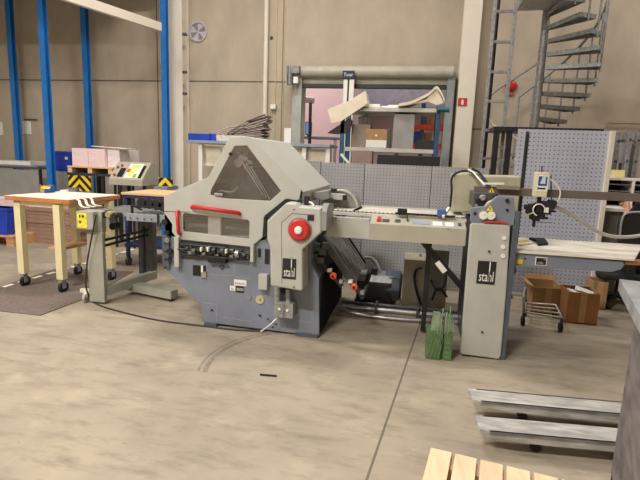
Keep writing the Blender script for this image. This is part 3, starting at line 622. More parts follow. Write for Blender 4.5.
# blue trolley with wooden top
Y = 5.75; zt = P(145, 193.5, Y).z; x0, x1 = P(121, 196, Y).x, P(172, 196, Y).x
t = thing('wooden_top_trolley', 'blue trolley with pale wooden top behind the delivery conveyor', 'trolley', ((x0+x1)/2, Y+.4, 0))
MB().box(x0, x1, Y, Y+.72, zt-.03, zt, .004).build('top', WOOD, t)
MB().box(x0+.02, x1-.02, Y+.01, Y+.7, zt-.07, zt-.03).build('apron', mat('navy_steel', (32, 50, 98)), t)
zs = P(140, 246, Y).z; MB().box(x0+.02, x1-.02, Y+.01, Y+.7, zs-.03, zs+.02, .005).build('lower_shelf', mat('navy_steel', (32, 50, 98)), t)
for x in (x0+.05, x1-.05):
    for y in (Y+.03, Y+.66): MB().box(x-.02, x+.02, y, y+.04, .12, zt-.07).build('leg', mat('navy_steel', (32, 50, 98)), t); MB().cyl((x-.015, y+.02, .06), (x+.015, y+.02, .06), .06, 16).box(x-.01, x+.01, y, y+.04, .09, .14).build('caster', DG, t)
# ---------------- packing bench ----------------
zb = P(73, 200, 4.4).z; th = .045
fl_, fr_ = P(4, 195.5, 4.4), P(73.5, 200, 4.4); x0, x1 = fl_.x, fr_.x; y0, y1 = 4.4, 5.2
t = thing('packing_bench', 'cream legged bench with wood edged top on casters at left', 'bench', ((x0+x1)/2, 4.8, 0))
MB().box(x0, x1, y0, y1, zb-th, zb, .004).build('top', EDGE, t)
MB().box(x0+.002, x1-.002, y0+.002, y1-.002, zb, zb+.003).build('top_laminate', MAPLE, t)
MB().box(x0+.06, x1-.06, y0+.05, y1-.05, zb-th-.05, zb-th).build('apron', CRM, t)
for (px, py, yy, s_) in ((24, 274, 4.47, 1), (65.5, 280, 4.43, 1), (75, 262, 5.1, 1), (111.5, 268, 5.05, 1)):
    g = P(px, py, yy); w_ = .042 if yy < 4.8 else .04
    MB().box(g.x-w_, g.x+w_, yy-.035, yy+.035, .15, zb-th-.02, .004).build('leg', CRM, t)
    c_ = MB().box(g.x-.022, g.x+.022, yy-.03, yy+.03, .115, .15).box(g.x-.024, g.x-.018, yy-.02, yy+.03, .05, .12).box(g.x+.018, g.x+.024, yy-.02, yy+.03, .05, .12).build('caster', GV, t)
    MB().cyl((g.x-.016, yy+.01, .06), (g.x+.016, yy+.01, .06), .06, 18).build('wheel', BLK, c_)
MB().box(P(69, 243, 4.8).x, P(82, 243, 4.8).x, 4.5, 5.1, P(75, 243, 4.8).z-.03, P(75, 243, 4.8).z, .003).build('lower_rail', WOODX, t)
zt = zb+.003
# things on it
ga, gb = G(40, 193, zt), G(60, 192, zt); yy = ga.y
t = thing('tape_box', 'open carton with blue and yellow print on the packing bench', 'box', ((ga.x+gb.x)/2, yy+.08, zt))
hh = .085
MB().box(ga.x, gb.x, yy, yy+.16, zt, zt+hh, .003).build('carton', CAR, t)
MB().box(ga.x+.06, gb.x+.002, yy-.003, yy, zt+.004, zt+hh*.55).box(gb.x, gb.x+.003, yy, yy+.16, zt+.004, zt+hh).build('blue_print', mat('print_blue', (30, 80, 150)), t)
MB().prism([(ga.x+.02, yy-.003, zt+hh*.62), (ga.x+.13, yy-.003, zt+hh*.62), (ga.x+.15, yy-.003, zt+hh*.95), (ga.x+.02, yy-.003, zt+hh*.95)], (0, .003, 0)).build('yellow_print', mat('print_yellow', (222, 200, 90)), t)
MB().prism([(ga.x, yy, zt+hh), (gb.x-.02, yy, zt+hh), (gb.x-.03, yy-.03, zt+hh+.012), (ga.x-.02, yy-.03, zt+hh+.02)], (0, 0, .002)).build('flap', CAR, t)
c_ = G(74, 191.5, zt); o = MB().lathe((c_.x, c_.y, zt), (0, 0, 1), [(0, .06), (.045, .06), (.045, .035), (.0, .035)], 28).build('tape_roll', mat('tape_grey', (104, 102, 102), .4)); tag(o, 'grey roll of tape lying on the packing bench', 'tape roll')
a, b_ = G(60, 191.5, zt), G(69, 191.5, zt); o = MB().box(a.x, b_.x, a.y, a.y+.12, zt, zt+.018, .003).build('white_pad', PAP); tag(o, 'small white pad between the carton and the tape roll', 'paper')
for i, l in enumerate(('leftmost white guide strip curving from bench to conveyor', 'middle white guide strip curving from bench to conveyor', 'rightmost white guide strip curving from bench to conveyor')):
    dx = 7.6*i; yq = 4.45+.1*i; p = [Vector((x1-.1, yq, zt+.006)), Vector((x1-.01, yq, zt+.006)), Vector((x1+.03, yq, zt-.01)), Vector((x1+.05, yq-.02, zt-.05)), Vector((x1+.09, yq-.04, zt-.07)), Vector((x1+.18, yq-.05, zt-.072))]
    b = MB()
    q = p
    for _ in range(2):
        r_ = [q[0]]
        for a, c2 in zip(q, q[1:]): r_ += [a*.75+c2*.25, a*.25+c2*.75]
        r_.append(q[-1]); q = r_
    for a, c2 in zip(q, q[1:]): b.beam(a, c2, .025, .005)
    tag(b.build('guide_strip', WH), l, 'guide strip', 'white guide strips')
bench = bpy.data.objects['packing_bench']; bench.rotation_euler.z = math.radians(-4)
# floor-level things at left
g = G(30, 242); z1 = P(45, 208, g.y).z; x0, x1 = G(29, 241).x, G(80, 245).x
b = MB(); n = 9
for k in range(n):
    dz = z1/n; s_ = random.uniform(-.02, .02); b.box(x0+s_, x1+s_, g.y+abs(s_), g.y+.8, k*dz+.004, (k+1)*dz, .006)
random.seed(9)
for k in range(n):
    dz = z1/n; s_ = random.uniform(-.02, .02); o = MB().box(x0+s_, x1+s_, g.y+abs(s_), g.y+.8, k*dz+.002*(k > 0), (k+1)*dz, .006).build('cardboard_bundle', CAR2)
    tag(o, ('lowest' if k == 0 else 'topmost' if k == n-1 else 'middle')+' bundle of flat brown cardboard stacked on floor behind the bench' if k in (0, n-1) else 'bundle of flat brown cardboard inside the stack behind the bench', 'cardboard', 'flat cardboard bundles stacked behind the bench')
bx('pale_paper_stack', 28, 196, 53, 208, g.y+.02, .6, mat('pale_stack', (228, 208, 204), .85), 'pale pinkish paper stack on top of the brown cardboard bundles', 'paper', z1+.003)
# pallet with blue crate and pink stack
g = G(12, 247); Y = g.y; xr_ = g.x+.02
t = thing('wooden_pallet', 'worn wooden pallet at the left photo edge under a blue crate', 'pallet', (xr_-.5, Y+.3, 0))
z1 = P(6, 236, Y).z
for k in range(4): MB().box(xr_-1.1, xr_, Y+.2*k, Y+.2*k+.14, z1-.025, z1, .003).build('deck_board', WOODX, t)
for x in (xr_-.09, xr_-.6, xr_-1.05): MB().box(x-.045, x+.085, Y+.02, Y+.72, 0, z1-.025).build('bearer', WOODX, t)
x1 = P(8, 220, Y+.06).x; zc = P(4, 208, Y+.06).z
t = thing('stacking_crate', 'blue plastic crate on the wooden pallet at the left edge', 'crate', (x1-.3, Y+.25, z1))
MB().prism([(x1-.6, Y+.06, z1), (x1-.04, Y+.06, z1), (x1, Y+.06, zc), (x1-.6, Y+.06, zc)], (0, .22, 0)).build('crate', BPL, t)
MB().box(x1-.62, x1+.012, Y+.045, Y+.295, zc-.05, zc, .006).build('rim', BPL, t)
bx('pink_paper_stack', -6, 197, 18.5, 228, Y+.4, .3, PNK, 'tall pale pink paper stack behind the blue crate at left', 'paper', z1)
# floor mat and tape
pts = [G(-20, 309), G(40, 316), G(91, 296.5), G(150, 262), G(118, 262), G(40, 262.5), G(-20, 281)]
g0, g1, g2 = G(0, 311), G(40, 316), G(88, 298)
x1 = g1.x; b = MB().prism([(p.x, p.y, 0.001) for p in (G(-30, 308), g1, g2, G(133, 272), G(60, 268), G(0, 287), G(-30, 292))], (0, 0, .008))
tag(b.build('floor_mat', MAT_), 'dark brown rubber mat on the floor under the packing bench', 'mat')
TP = mat('floor_tape', (236, 230, 200), .7, var=.1, scale=30)
a, e = G(2.5, 288), G(145, 246.5); d_ = (e-a); n = 15; b = MB(); a = a-d_*.15; d_ = d_*1.15
for k in range(n):
    s0 = a+d_*(k/n); s1 = a+d_*((k+.62)/n); b = MB().beam(s0+Vector((0, 0, .0105)), s1+Vector((0, 0, .0105)), .055, .0015); tag(b.build('tape_mark', TP), 'short cream dash of worn dashed floor tape beside the bench', 'floor tape', 'dashed floor tape marks')
# ---------------- delivery unit ----------------
Y = 4.17
t = thing('delivery_unit', 'grey delivery conveyor stand with two columns left of the folding machine', 'conveyor', (-2.85, 4.5, 0))
x0, x1 = P(88, 270, Y).x, P(103.4, 270, Y).x; zt = P(96, 232, Y).z
OG = mat('olive_grey', (158, 158, 146), .5, var=.04)
MB().box(x0, x1, Y, Y+.045, .02, zt, .008).build('column', OG, t)
x2, x3, z0, z1 = rect(75.5, 211, 93.5, 230, Y-.06)
bxo = MB().box(x2, x3, Y-.06, Y+.14, z0, z1, .006).build('control_box', OG, t)
MB().box(x2+.018, x2+.122, Y-.063, Y-.06, z0+.015, z1-.015).build('warning_label', mat('warn_yellow', (236, 216, 60), .5, var=.15, scale=40), bxo)
MB().box(x2+.04, x2+.055, Y-.065, Y-.063, z1-.06, z1-.035).box(x2+.04, x2+.055, Y-.065, Y-.063, z1-.115, z1-.09).box(x2+.07, x2+.09, Y-.065, Y-.063, z1-.06, z1-.035).build('label_print', DK, bxo)
MB().box(x0+.01, x1-.005, Y+.01, Y+.08, zt, zt+.2, .004).build('column_head', OG, t)
# second column, behind
Y2 = 4.85; xa, xb = P(138.5, 260, Y2).x, P(152.5, 260, Y2).x
MB().box(xa, xb, Y2, Y2+.1, .1, P(145, 222, Y2).z, .006).build('column', DG, t)
MB().box(xa+.06, xa+.085, Y2-.01, Y2, .15, P(145, 226, Y2).z).build('guide_slot', DK, t)
# cross foot between columns + front foot + caster
MB().beam((x1-.02, Y+.06, .13), (xb, Y2+.05, .16), .06, .09).build('cross_foot', OG, t)
fa, fb = P(125, 288, 4.55), P(172, 296, 4.45)
MB().beam((fa.x, 4.62, .09), (fb.x, 4.5, .075), .11, .085).build('foot', OG, t)
MB().box(fb.x-.05, fb.x-.02, 4.47, 4.5, 0, .04).build('foot_pad', BLK, t)
MB().beam((fa.x+.02, 4.62, .12), (xa+.05, Y2+.05, .14), .06, .07).build('cross_foot', OG, t)
cs = MB().box(x0-.12, x0, Y+.02, Y+.06, .1, .135).box(x0-.07, x0-.03, Y, Y+.05, .06, .1).build('caster', PW, t)
MB().cyl((x0-.065, Y+.02, .05), (x0-.035, Y+.02, .05), .05, 18).build('wheel', mat('pale_wheel', (170, 165, 156)), cs)
for dz in (0, .055): a, b_ = P(105, 243, Y+.05), P(150, 232, Y2+.05); MB().cyl(a+Vector((0, 0, -dz+.03)), b_+Vector((0, 0, -dz+.03)), .014, 10).build('cross_rod', DK, t)
for px, py in ((92, 216), (118, 212), (113, 221), (114, 226)): p = P(px+14, py, Y+.1); 
# conveyor deck: level frame between bench and folder
zc = P(145, 216, 4.25).z
cx0, cx1 = P(96, 207, 4.4).x, P(172, 216, 4.25).x
MB().box(cx0, cx1, 4.26, 4.9, zc-.02, zc+.012, .004).build('deck', mat('deck_steel', (160, 160, 158), .4, .4, var=.15, scale=9), t)
RL = MB(); a, b_ = P(126, 213, 4.2), P(171, 224, 4.2); zr = (a.z+b_.z)/2
RL.box(a.x, b_.x+.02, 4.2, 4.23, zr-.035, zr+.035, .004).build('side_rail', mat('rail_bluegrey', (146, 152, 160), .4, .2), t)
for k in range(5): x = a.x+.05+k*.075; MB().lathe((x, 4.19, zr-.005), (0, -1, 0), [(0, .008), (.006, .008), (.006, 0)], 10).build('bolt', DG, t)
for k in range(13): x = cx0+.04+k*.062; MB().box(x, x+.02, 4.27, 4.88, zc+.012, zc+.016).build('belt', mat('belt_grey', (120, 120, 118)), t)
for k, px in enumerate((143.5, 151, 158.5, 165)):
    c_ = P(px, 202.5+k*1.2, 4.4); MB().cyl((c_.x, 4.36, c_.z), (c_.x, 4.42, c_.z), .05, 18).cyl((c_.x, 4.42, c_.z), (c_.x, 4.75, c_.z), .016, 10).build('pressure_roller', BLK, t)
a, b_ = P(132, 206, 4.3), P(170, 209, 4.3); MB().beam(a, b_, .02, .02).beam(a, a+Vector((0, 0, -.1)), .02, .02).beam(P(132, 205, 4.3), P(142, 210, 4.3), .015, .015).build('roller_bracket', DK, t)
p = P(158, 222, 4.18); MB().beam(P(158, 214, 4.19), P(158, 224, 4.19), .015, .015).build('bracket', DK, t)
p = P(117.5, 213, 4.3); MB().lathe((p.x, 4.16, p.z), (0, -1, 0), [(-.1, .03), (.0, .034), (.02, .028), (.02, 0)], 18).build('knob', mat('olive_knob', (150, 146, 90)), t)
p = P(123.5, 214, 4.3); MB().lathe((p.x, 4.16, p.z), (0, -1, 0), [(-.1, .02), (.0, .03), (.02, .024), (.02, 0)], 18).build('knob', DK, t)
MB().box(P(104, 215, 4.3).x, P(112, 215, 4.3).x, 4.2, 4.4, P(108, 217, 4.3).z, P(108, 211, 4.3).z, .01).build('gear_block', DK, t)
p = P(115, 226, 4.4); MB().cyl((p.x, 4.35, p.z), (p.x, 4.45, p.z), .035, 16).build('pulley', DK, t)
MB().box(P(107, 235, 4.6).x, P(113, 235, 4.6).x, 4.55, 4.65, .75, P(110, 216, 4.6).z).build('bracket', LG, t)
# ---------------- folding machine ----------------
YF, YB = 3.92, 5.22
t = thing('folding_machine', 'large grey and blue grey paper folding machine with triangular hood window and red wheel', 'folding machine', (-1.3, 4.5, 0))
base = MB().plate([(165, 236), (165, 268), (201, 306), (202, 322), (319, 336.5), (319, 279), (311, 264), (311, 236)], YF, YB, bev=.006).build('base_frame', BG, t)
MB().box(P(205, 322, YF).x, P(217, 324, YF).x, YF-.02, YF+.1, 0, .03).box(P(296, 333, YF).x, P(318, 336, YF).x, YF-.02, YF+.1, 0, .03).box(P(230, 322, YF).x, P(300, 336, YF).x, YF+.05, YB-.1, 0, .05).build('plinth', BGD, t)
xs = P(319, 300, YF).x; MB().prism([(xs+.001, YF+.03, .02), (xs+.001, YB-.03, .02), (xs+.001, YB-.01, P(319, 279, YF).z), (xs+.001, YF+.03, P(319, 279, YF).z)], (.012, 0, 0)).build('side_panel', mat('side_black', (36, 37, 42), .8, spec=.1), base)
# hood: hollow shell, front plate with two windows
OUT = [(164, 196), (208.5, 177), (228.5, 139), (231, 137), (247, 136.5), (250, 138), (301, 190), (299, 201), (286, 199.5), (264, 217), (264, 236), (251, 247), (177, 239), (172, 232), (172, 224), (164, 213)]
TRI = [(234.5, 146), (247, 145.5), (281, 191), (270, 201), (225, 198.5), (210.5, 195), (211, 190)]
SLOT = [(184, 213), (248, 220), (249.5, 222), (249, 239), (184, 231.5), (183, 229), (183, 215)]
hood = MB().plate(OUT, YF-.03, YF, holes=[TRI, SLOT], bev=.004).build('hood_front', LG, t)
IN = [(168, 199), (210.5, 180), (231, 140.5), (247, 140), (292, 189), (280, 199.5), (262, 214), (262, 232), (249, 242), (180, 234), (168, 213)]
OUT2 = [(164, 196), (208.5, 177), (228.5, 139), (231, 137), (247, 136.5), (250, 138), (303, 192), (301, 205), (286, 206), (264, 217), (264, 240), (165, 236), (164, 213)]
MB().plate(OUT2, YF, YB, holes=[IN], bev=.003).build('hood_shell', mat('hood_paint', (192, 192, 183), .45, var=.02), t)
MB().plate([(164, 196), (208.5, 177), (228.5, 139), (250, 138), (303, 192), (301, 205), (264, 240), (165, 236)], YF, YF+.02, holes=[TRI, SLOT]).build('hood_liner', LG, t).location.y += 0
bk = [(P(x, y, YF).x, P(x, y, YF).z) for x, y in IN]
tb = [(P(x, y, YF).x+.02, P(x, y, YF).z) for x, y in [(231, 148), (249, 146), (272, 178), (210, 186)]]
MB().plate(TRI, YF-.026, YF-.02).build('window_pane', GL, hood)
MB().plate(SLOT, YF-.026, YF-.02).build('window_pane', GL, hood)
# inner parts seen through the window
def PI_(px, py, Y): return P(px, py, Y)
b = MB(); b.prism([P(213, 195, YF+.12), P(226, 199, YF+.12), P(268, 204, YF+.12), P(282, 194, YF+.12), P(252, 174, YF+.12), P(222, 184, YF+.12), P(214, 184, YF+.12)], (0, .5, 0))
b.build('inner_cover', DG, t)
for k in range(6):
    a, c_ = P(250+k*2.2, 160+k*1.5, YF+.2), P(271+k*1.6, 193+k, YF+.2); MB().beam(a, c_, .45, .012, up=(1, 0, .3)).build('fold_plate', DG if k % 2 else ST, t)
b = MB()
for px, py, r in ((243, 158, .045), (238, 163, .04), (249, 164, .035), (246, 154, .02), (252, 170, .03)):
    c_ = P(px, py, YF+.06); b.lathe((c_.x, YF+.06, c_.z), (0, 1, 0), [(0, r*.9), (.02, r), (.12, r), (.5, r*.8)], 18)
b.beam(P(236, 152, YF+.08), P(251, 156, YF+.08), .012, .012).beam(P(233, 160, YF+.08), P(247, 158, YF+.08), .012, .012).beam(P(241, 150, YF+.08), P(245, 156, YF+.08), .012, .012)
b.build('roller_cluster', GV, t)
c_ = P(246.5, 168.5, YF+.04); MB().lathe((c_.x, YF+.04, c_.z), (0, 1, 0), [(0, .018), (.01, .026), (.06, .026)], 16).build('red_knob', RED, t)
MB().tube([P(212, 194, YF+.05), P(220, 190, YF+.05), P(232, 193, YF+.05), P(238, 187, YF+.05)], .008, 8, smooth_path=2).build('wire_guide', ST, t)
c_ = P(220, 194.5, YF-.03); MB().box(c_.x-.05, c_.x+.03, YF-.045, YF-.03, c_.z-.012, c_.z+.012, .004).build('latch', ST, hood)
c_ = P(230.7, 154, YF-.03); MB().lathe((c_.x, YF-.03, c_.z), (0, -1, 0), [(0, .014), (.012, .014), (.012, 0)], 14).build('rivet', DK, hood)
c_ = P(227, 177, YF+.1); MB().lathe((c_.x, YB-.05, c_.z), (0, -1, 0), [(0, .014), (.012, .014), (.012, 0)], 14).build('rivet', DK, t)
# slot interior: rollers and centre divider
for py, r, m_ in ((216.5, .03, DK), (221, .02, BLK), (225, .035, DG), (229.5, .022, BLK), (234, .03, DK)):
    c0, c1 = P(178, py, YF+.1), P(258, py+4, YF+.1); MB().cyl(c0, c1, r, 16).build('roller', m_, t)
a, b_ = P(208, 224, YF+.0), P(220.5, 227, YF)
MB().box(a.x, b_.x, YF+.0, YF+.03, P(214, 238, YF).z, P(214, 214, YF).z).build('divider', LG, hood)
MB().box(P(178, 225, YF+.2).x, P(258, 225, YF+.2).x, YF+.2, YF+.22, P(220, 240, YF).z, P(220, 210, YF).z).build('inner_panel', mat('green_black', (60, 70, 66), .4), t)
# red grab bars
hb = MB().tube([P(192, 207.5, YF-.03), P(192.5, 206.5, YF-.07), P(239, 213, YF-.07), P(239.6, 214, YF-.03)], .017, 12).build('red_handle', RED, hood)
MB().tube([P(178.5, 211.5, YF-.03), P(177, 212, YF-.07), P(178.5, 233, YF-.07), P(180, 234, YF-.03)], .016, 12).build('red_handle', RED, hood)
MB().plate([(190, 206), (191, 211), (240, 217), (241, 212)], YF-.034, YF-.03).build('handle_backing', LG, hood)
MB().plate([(164, 211), (190, 211.8), (190, 212.4), (164, 211.6)], YF-.032, YF-.03).build('panel_seam', DG, hood)
# black strip standing in for the shaded gap between hood and switch housing
b = MB(); gp = [(264.5, 237), (266, 217), (286.5, 200.5), (299, 202.5)]
for a, c_ in zip(gp, gp[1:]): b.beam(P(*a, YF-.04), P(*c_, YF-.04), .03, .028, up=(0, 1, 0))
b.build('dark_gap_strip', BLK, t)
# mechanism band under the hood
MB().plate([(177, 240), (250, 248), (250, 259), (230, 262), (178, 258)], YF-.004, YF).build('recess_panel', DG, base)
b = MB(); b.cyl(P(178, 249, YF-.05), P(250, 254, YF-.05), .012, 10).cyl(P(180, 254, YF-.04), P(248, 260, YF-.04), .009, 10).cyl(P(176, 244, YF-.04), P(225, 248, YF-.04), .01, 10).build('cross_shaft', DK, t)
random.seed(5)
for k, (px, py) in enumerate(((187, 249), (194, 252), (201, 250), (208, 249), (214, 251), (222, 251), (229, 253), (237, 254), (244, 256))):
    c_ = P(px, py, YF-.06); r = (.02, .034, .026)[k % 3]
    MB().lathe((c_.x-.02, YF-.05, c_.z), (1, 0, 0), [(0, r*.8), (.006, r), (.034, r), (.04, r*.8)], 18).build('feed_wheel', (DK, DG, BLK, ST)[k % 4], t)
    MB().box(c_.x-.006, c_.x+.03, YF-.04, YF, c_.z-.05, c_.z+.03, .004).build('wheel_bracket', DG if k % 2 else ST, t)
for px, py in ((201, 249), (208, 249), (226, 251)):
    c_ = P(px, py, YF-.09); MB().box(c_.x-.008, c_.x+.008, YF-.1, YF-.06, c_.z-.022, c_.z+.016, .005).build('white_lever', WH, t)
MB().box(P(210, 258, YF).x, P(228, 262, YF).x, YF-.05, YF, P(218, 262, YF).z, P(218, 256, YF).z, .006).build('block', BLK, t)
for (pa, pb, ya, yb) in ((174, 178.5, 237, 267), (250, 253.5, 246, 262)):
    MB().box(P(pa, 250, YF-.06).x, P(pb, 250, YF-.06).x, YF-.06, YF, P(pa, yb, YF-.06).z, P(pa, ya, YF-.06).z, .005).build('side_tab', LG, t)
for px, py, r, m_ in ((165.5, 222, .03, BLK), (168, 232.5, .022, BLK), (168, 240, .024, GV), (170.5, 251, .028, BLK), (170, 259, .02, DK)):
    c_ = P(px, py, YF-.02); MB().lathe((c_.x, YF, c_.z), (0, -1, 0), [(0, r*.5), (.02, r*.5), (.022, r), (.045, r*.9), (.045, 0)], 20).build('adjusting_knob', m_, t)
MB().box(P(163, 240, YF).x, P(170, 240, YF).x, YF-.02, YF, P(165, 268, YF).z, P(165, 235, YF).z, .004).build('edge_plate', BGD, base)
for k in range(4): c_ = P(166.5, 243+k*8, YF); MB().lathe((c_.x, YF-.02, c_.z), (0, -1, 0), [(0, .01), (.004, .01), (.004, 0)], 10).build('hole', DK, base)
# details on the base
def fr(nm, px0, py0, px1, py1, Y, th, m_, par, bev=0.0):
    cy = (py0+py1)/2; cx = (px0+px1)/2
    return MB().box(P(px0, cy, Y).x, P(px1, cy, Y).x, Y-th, Y, P(cx, py1, Y).z, P(cx, py0, Y).z, bev).build(nm, m_, par)
a = fr('opening', 193, 265.5, 206, 276, YF, .003, BLK, base); fr('pin', 201.5, 265.5, 203.5, 272, YF-.003, .012, WH, a); fr('clamp_block', 201.5, 271.5, 206.5, 277.5, YF-.003, .01, mat('tan_block', (150, 140, 120)), a)
def dsc(nm, px, py, r, th, m_, par, Y=YF): c_ = P(px, py, Y); return MB().lathe((c_.x, Y, c_.z), (0, -1, 0), [(0, r), (th, r), (th, 0)], 24).build(nm, m_, par)
dsc('round_plug', 222, 267, .022, .01, DG, base); dsc('bolt', 214, 266, .006, .006, DK, base); dsc('bolt', 229, 267, .006, .006, DK, base)
dsc('cover_disc', 249, 297, .025, .006, mat('disc_grey', (128, 134, 146)), base)
d_ = dsc('beige_disc', 260, 299.5, .038, .008, mat('beige_disc', (186, 178, 140), .5), base); dsc('hub', 260, 299.5, .009, .004, ST, base, YF-.008)
dsc('plug', 212, 310, .01, .006, DK, base); dsc('plug', 260, 315.5, .011, .006, DK, base)
lb = fr('label_plate', 234, 279.8, 246.5, 285.8, YF, .003, WH, base); x, z = P(240, 284, YF).x, P(240, 284.3, YF).z; MB().text('STAHL', x, z, YF-.004, .022, 1.5).build('lettering', DK, lb)
lb = fr('rating_plate', 236, 285.8, 244, 292.5, YF, .003, DK, base); fr('plate_field', 236.6, 288, 243.5, 290.8, YF-.003, .001, GV, lb)
lb = fr('maker_mark', 230, 285.8, 235.3, 290.5, YF, .002, WH, base)
x, z = P(232.6, 289.6, YF).x, P(232.6, 289.9, YF).z; MB().text('K', x, z, YF-.003, .03, 1.2).build('lettering', BG, lb)
# panel lines
b = MB()
def seg(ax, ay, bx_, by_, w_=.004, Y=YF): b.beam(P(ax, ay, Y), P(bx_, by_, Y), .004, w_)
for s_ in ((201, 274, 234, 276), (234, 276, 249, 279.5), (235, 262, 234, 276), (249.5, 262, 249.5, 279), (217, 321, 217, 304.5), (217, 304.5, 202, 302.5), (222, 317, 251, 321.5), (296, 320, 312, 322.5), (312, 322.5, 312, 290)):
    b = MB(); seg(*s_); b.build('panel_line', mat('line_grey', (150, 156, 166)), base)
b = MB(); b.box(P(258, 255, YF).x, P(261, 255, YF).x, YF-.006, YF, P(259, 257, YF).z, P(259, 248.5, YF).z).build('vent_slot', DK, base)
fr('dark_slot', 265, 249, 269.5, 264, YF, .006, DK, base)
wb = fr('wall_pocket', 260.5, 273, 269, 288, YF, .06, LG, t, .004)
# switch housing
YH = 3.70
OH = [(267, 240), (267, 221), (286, 203), (296, 203.8), (299, 206.5), (321, 208.5), (321, 232.5), (302.5, 249.5), (302.5, 289.5), (300.5, 291), (272, 286), (270.5, 284.5), (270, 247)]
sw = MB().plate(OH, YH, YF, bev=.012).build('switch_housing', LG, t)
OL = [(282, 284), (281.5, 222.5), (292, 213.5), (315, 215)]
b = MB()
for a, c_ in zip(OL, OL[1:]): b.beam(P(*a, YH), P(*c_, YH), .003, .004)
b.build('inset_line', DG, sw)
c_ = P(299.8, 229.5, YH)
MB().lathe((c_.x, YH+.004, c_.z), (0, -1, 0), [(0, .098), (.012, .098), (.014, .09), (.014, 0)], 40).build('wheel_ring', mat('ring_teal', (120, 134, 132)), sw)
rw = MB().lathe((c_.x, YH-.01, c_.z), (0, -1, 0), [(0, .088), (.018, .088), (.03, .074), (.03, 0)], 40).build('red_wheel', RED, sw)
MB().lathe((c_.x, YH-.04, c_.z), (0, -1, 0), [(0, .032), (.02, .03), (.026, .02), (.026, 0)], 28).build('wheel_hub', WH, rw)
fr('square_switch', 307.5, 215, 314, 220.5, YH, .008, DK, sw, .003)
dsc('screw', 294, 209.5, .006, .003, DK, sw, YH)
def logo(px0, py0, px1, py1, Y, par, nm='logo_plate'):
    x0, x1, z0, z1 = rect(px0, py0, px1, py1, Y); w_, h_ = x1-x0, z1-z0
    lp = MB().box(x0, x1, Y-.004, Y, z0, z1, .001).build(nm, DK, par)
    tx = MB().text('stahl', 0, 0, Y-.005, .05); tx.fit(0, x0+w_*.12, x0+w_*.9, z0+h_*.12, z0+h_*.56)
    tx.box(x0+w_*.63, x0+w_*.69, Y-.006, Y-.004, z0+h_*.12, z1-.004)
    tx.build('lettering', WH, lp); return lp
logo(282.8, 258, 295.8, 279.5, YH, sw)
b = MB(); x_ = P(302.5, 260, YH).x; 
MB().box(x_, x_+.004, YH+.03, YF-.06, P(302.5, 285, YH).z, P(302.5, 252, YH).z+.0).build('hinge_strip', LG2, sw)
dsc('lock', 294, 287, .006, .005, DK, sw, YH)
# top rounded guard right of the housing
xg0, xg1 = P(300, 205, YH).x, P(321, 205, YH).x
b = MB(); zc = P(321, 213, YH).z
prof = [(YH+.01, zc-.14), (YH+.01, zc+.01), (YH+.05, zc+.05), (YH+.12, zc+.07), (YF+.1, zc+.05), (YF+.1, zc-.14)]
b.prism([(xg1+.001, y, z) for y, z in prof], (.045, 0, 0)).build('round_guard', mat('guard_grey', (140, 142, 138), .45), t)
MB().box(P(306, 203, YF).x, P(311, 203, YF).x, YF-.08, YF-.04, P(308, 205, YF).z, P(308, 195.5, YF).z, .004).box(P(299, 201, YF).x, P(304, 201, YF).x, YF-.08, YF-.05, P(300, 205, YF).z, P(300, 199, YF).z, .004).build('latch', BLK, t)
MB().tube([P(309, 202, YF-.1), P(312, 203, YF-.1), P(314, 206, YF-.12)], .008, 8).build('cable', WH, t)
# conduits and junction box below
x_, = (P(277, 295, YH).x,)
b = MB().cyl(P(277.5, 287, YF-.06), P(277.5, 305, YF-.06), .028, 14).cyl(P(288, 289, YF-.06), P(288.5, 305, YF-.06), .022, 14).build('conduit', GV, t)
MB().box(P(280, 290, YF).x, P(286, 290, YF).x, YF-.05, YF, P(283, 292, YF).z, P(283, 288, YF).z).build('dark_block', BLK, t)
jb = MB().box(P(274, 310, YF-.12).x, P(284, 310, YF-.12).x, YF-.12, YF, P(279, 317.5, YF-.12).z, P(279, 303, YF-.12).z, .006).box(P(284, 310, YF-.12).x+.002, P(293, 310, YF-.12).x, YF-.12, YF, P(289, 318.5, YF-.12).z, P(289, 303.5, YF-.12).z, .006).build('junction_box', GV, t)
for px, py in ((279.5, 309), (287.5, 310.5)): c_ = P(px, py, YF-.12); MB().lathe((c_.x, YF-.12, c_.z), (0, -1, 0), [(0, .012), (.012, .01), (.012, 0)], 14).build('screw', WH, jb)
for px, py in ((271, 322), (276, 324), (273, 327), (268, 319)): dsc('grommet', px, py, .008, .006, DK, base)
# fold plate unit, sloping down to the right
ya, yb_ = 4.2, 4.75
p0, p1 = P(322, 236, ya), P(354, 284, ya); far = Vector((0, .88, 0))
u = (p1-p0).normalized(); nn = Vector((-u.z, 0, u.x));
if nn.z < 0: nn = -nn
fp = MB()
fp.prism([p0, p1, p1+far, p0+far], -nn*.035).build('fold_plate', mat('plate_dark', (44, 43, 42), .4, .3), t)
g_ = MB(); n = 15
for k in range(8): o_ = Vector((0, .06+k*.105, 0)); g_.beam(p0+o_+nn*.006, p1+o_+nn*.006, .04, .02, up=nn)
g_.build('grille_bar', mat('bar_grey', (140, 138, 132), .4, .1), t)
MB().beam(p0-Vector((0, .02, 0)), p1-Vector((0, .02, 0)), .05, .05, up=nn).build('frame_rail', DG, t)
MB().beam(p0+far, p1+far, .03, .05, up=nn).build('frame_rail', DK, t)
q0 = P(308, 246, 4.1); q1 = P(342, 286, 4.1)
MB().beam(q0, q1, .05, .03).build('frame_rail', DK, t)
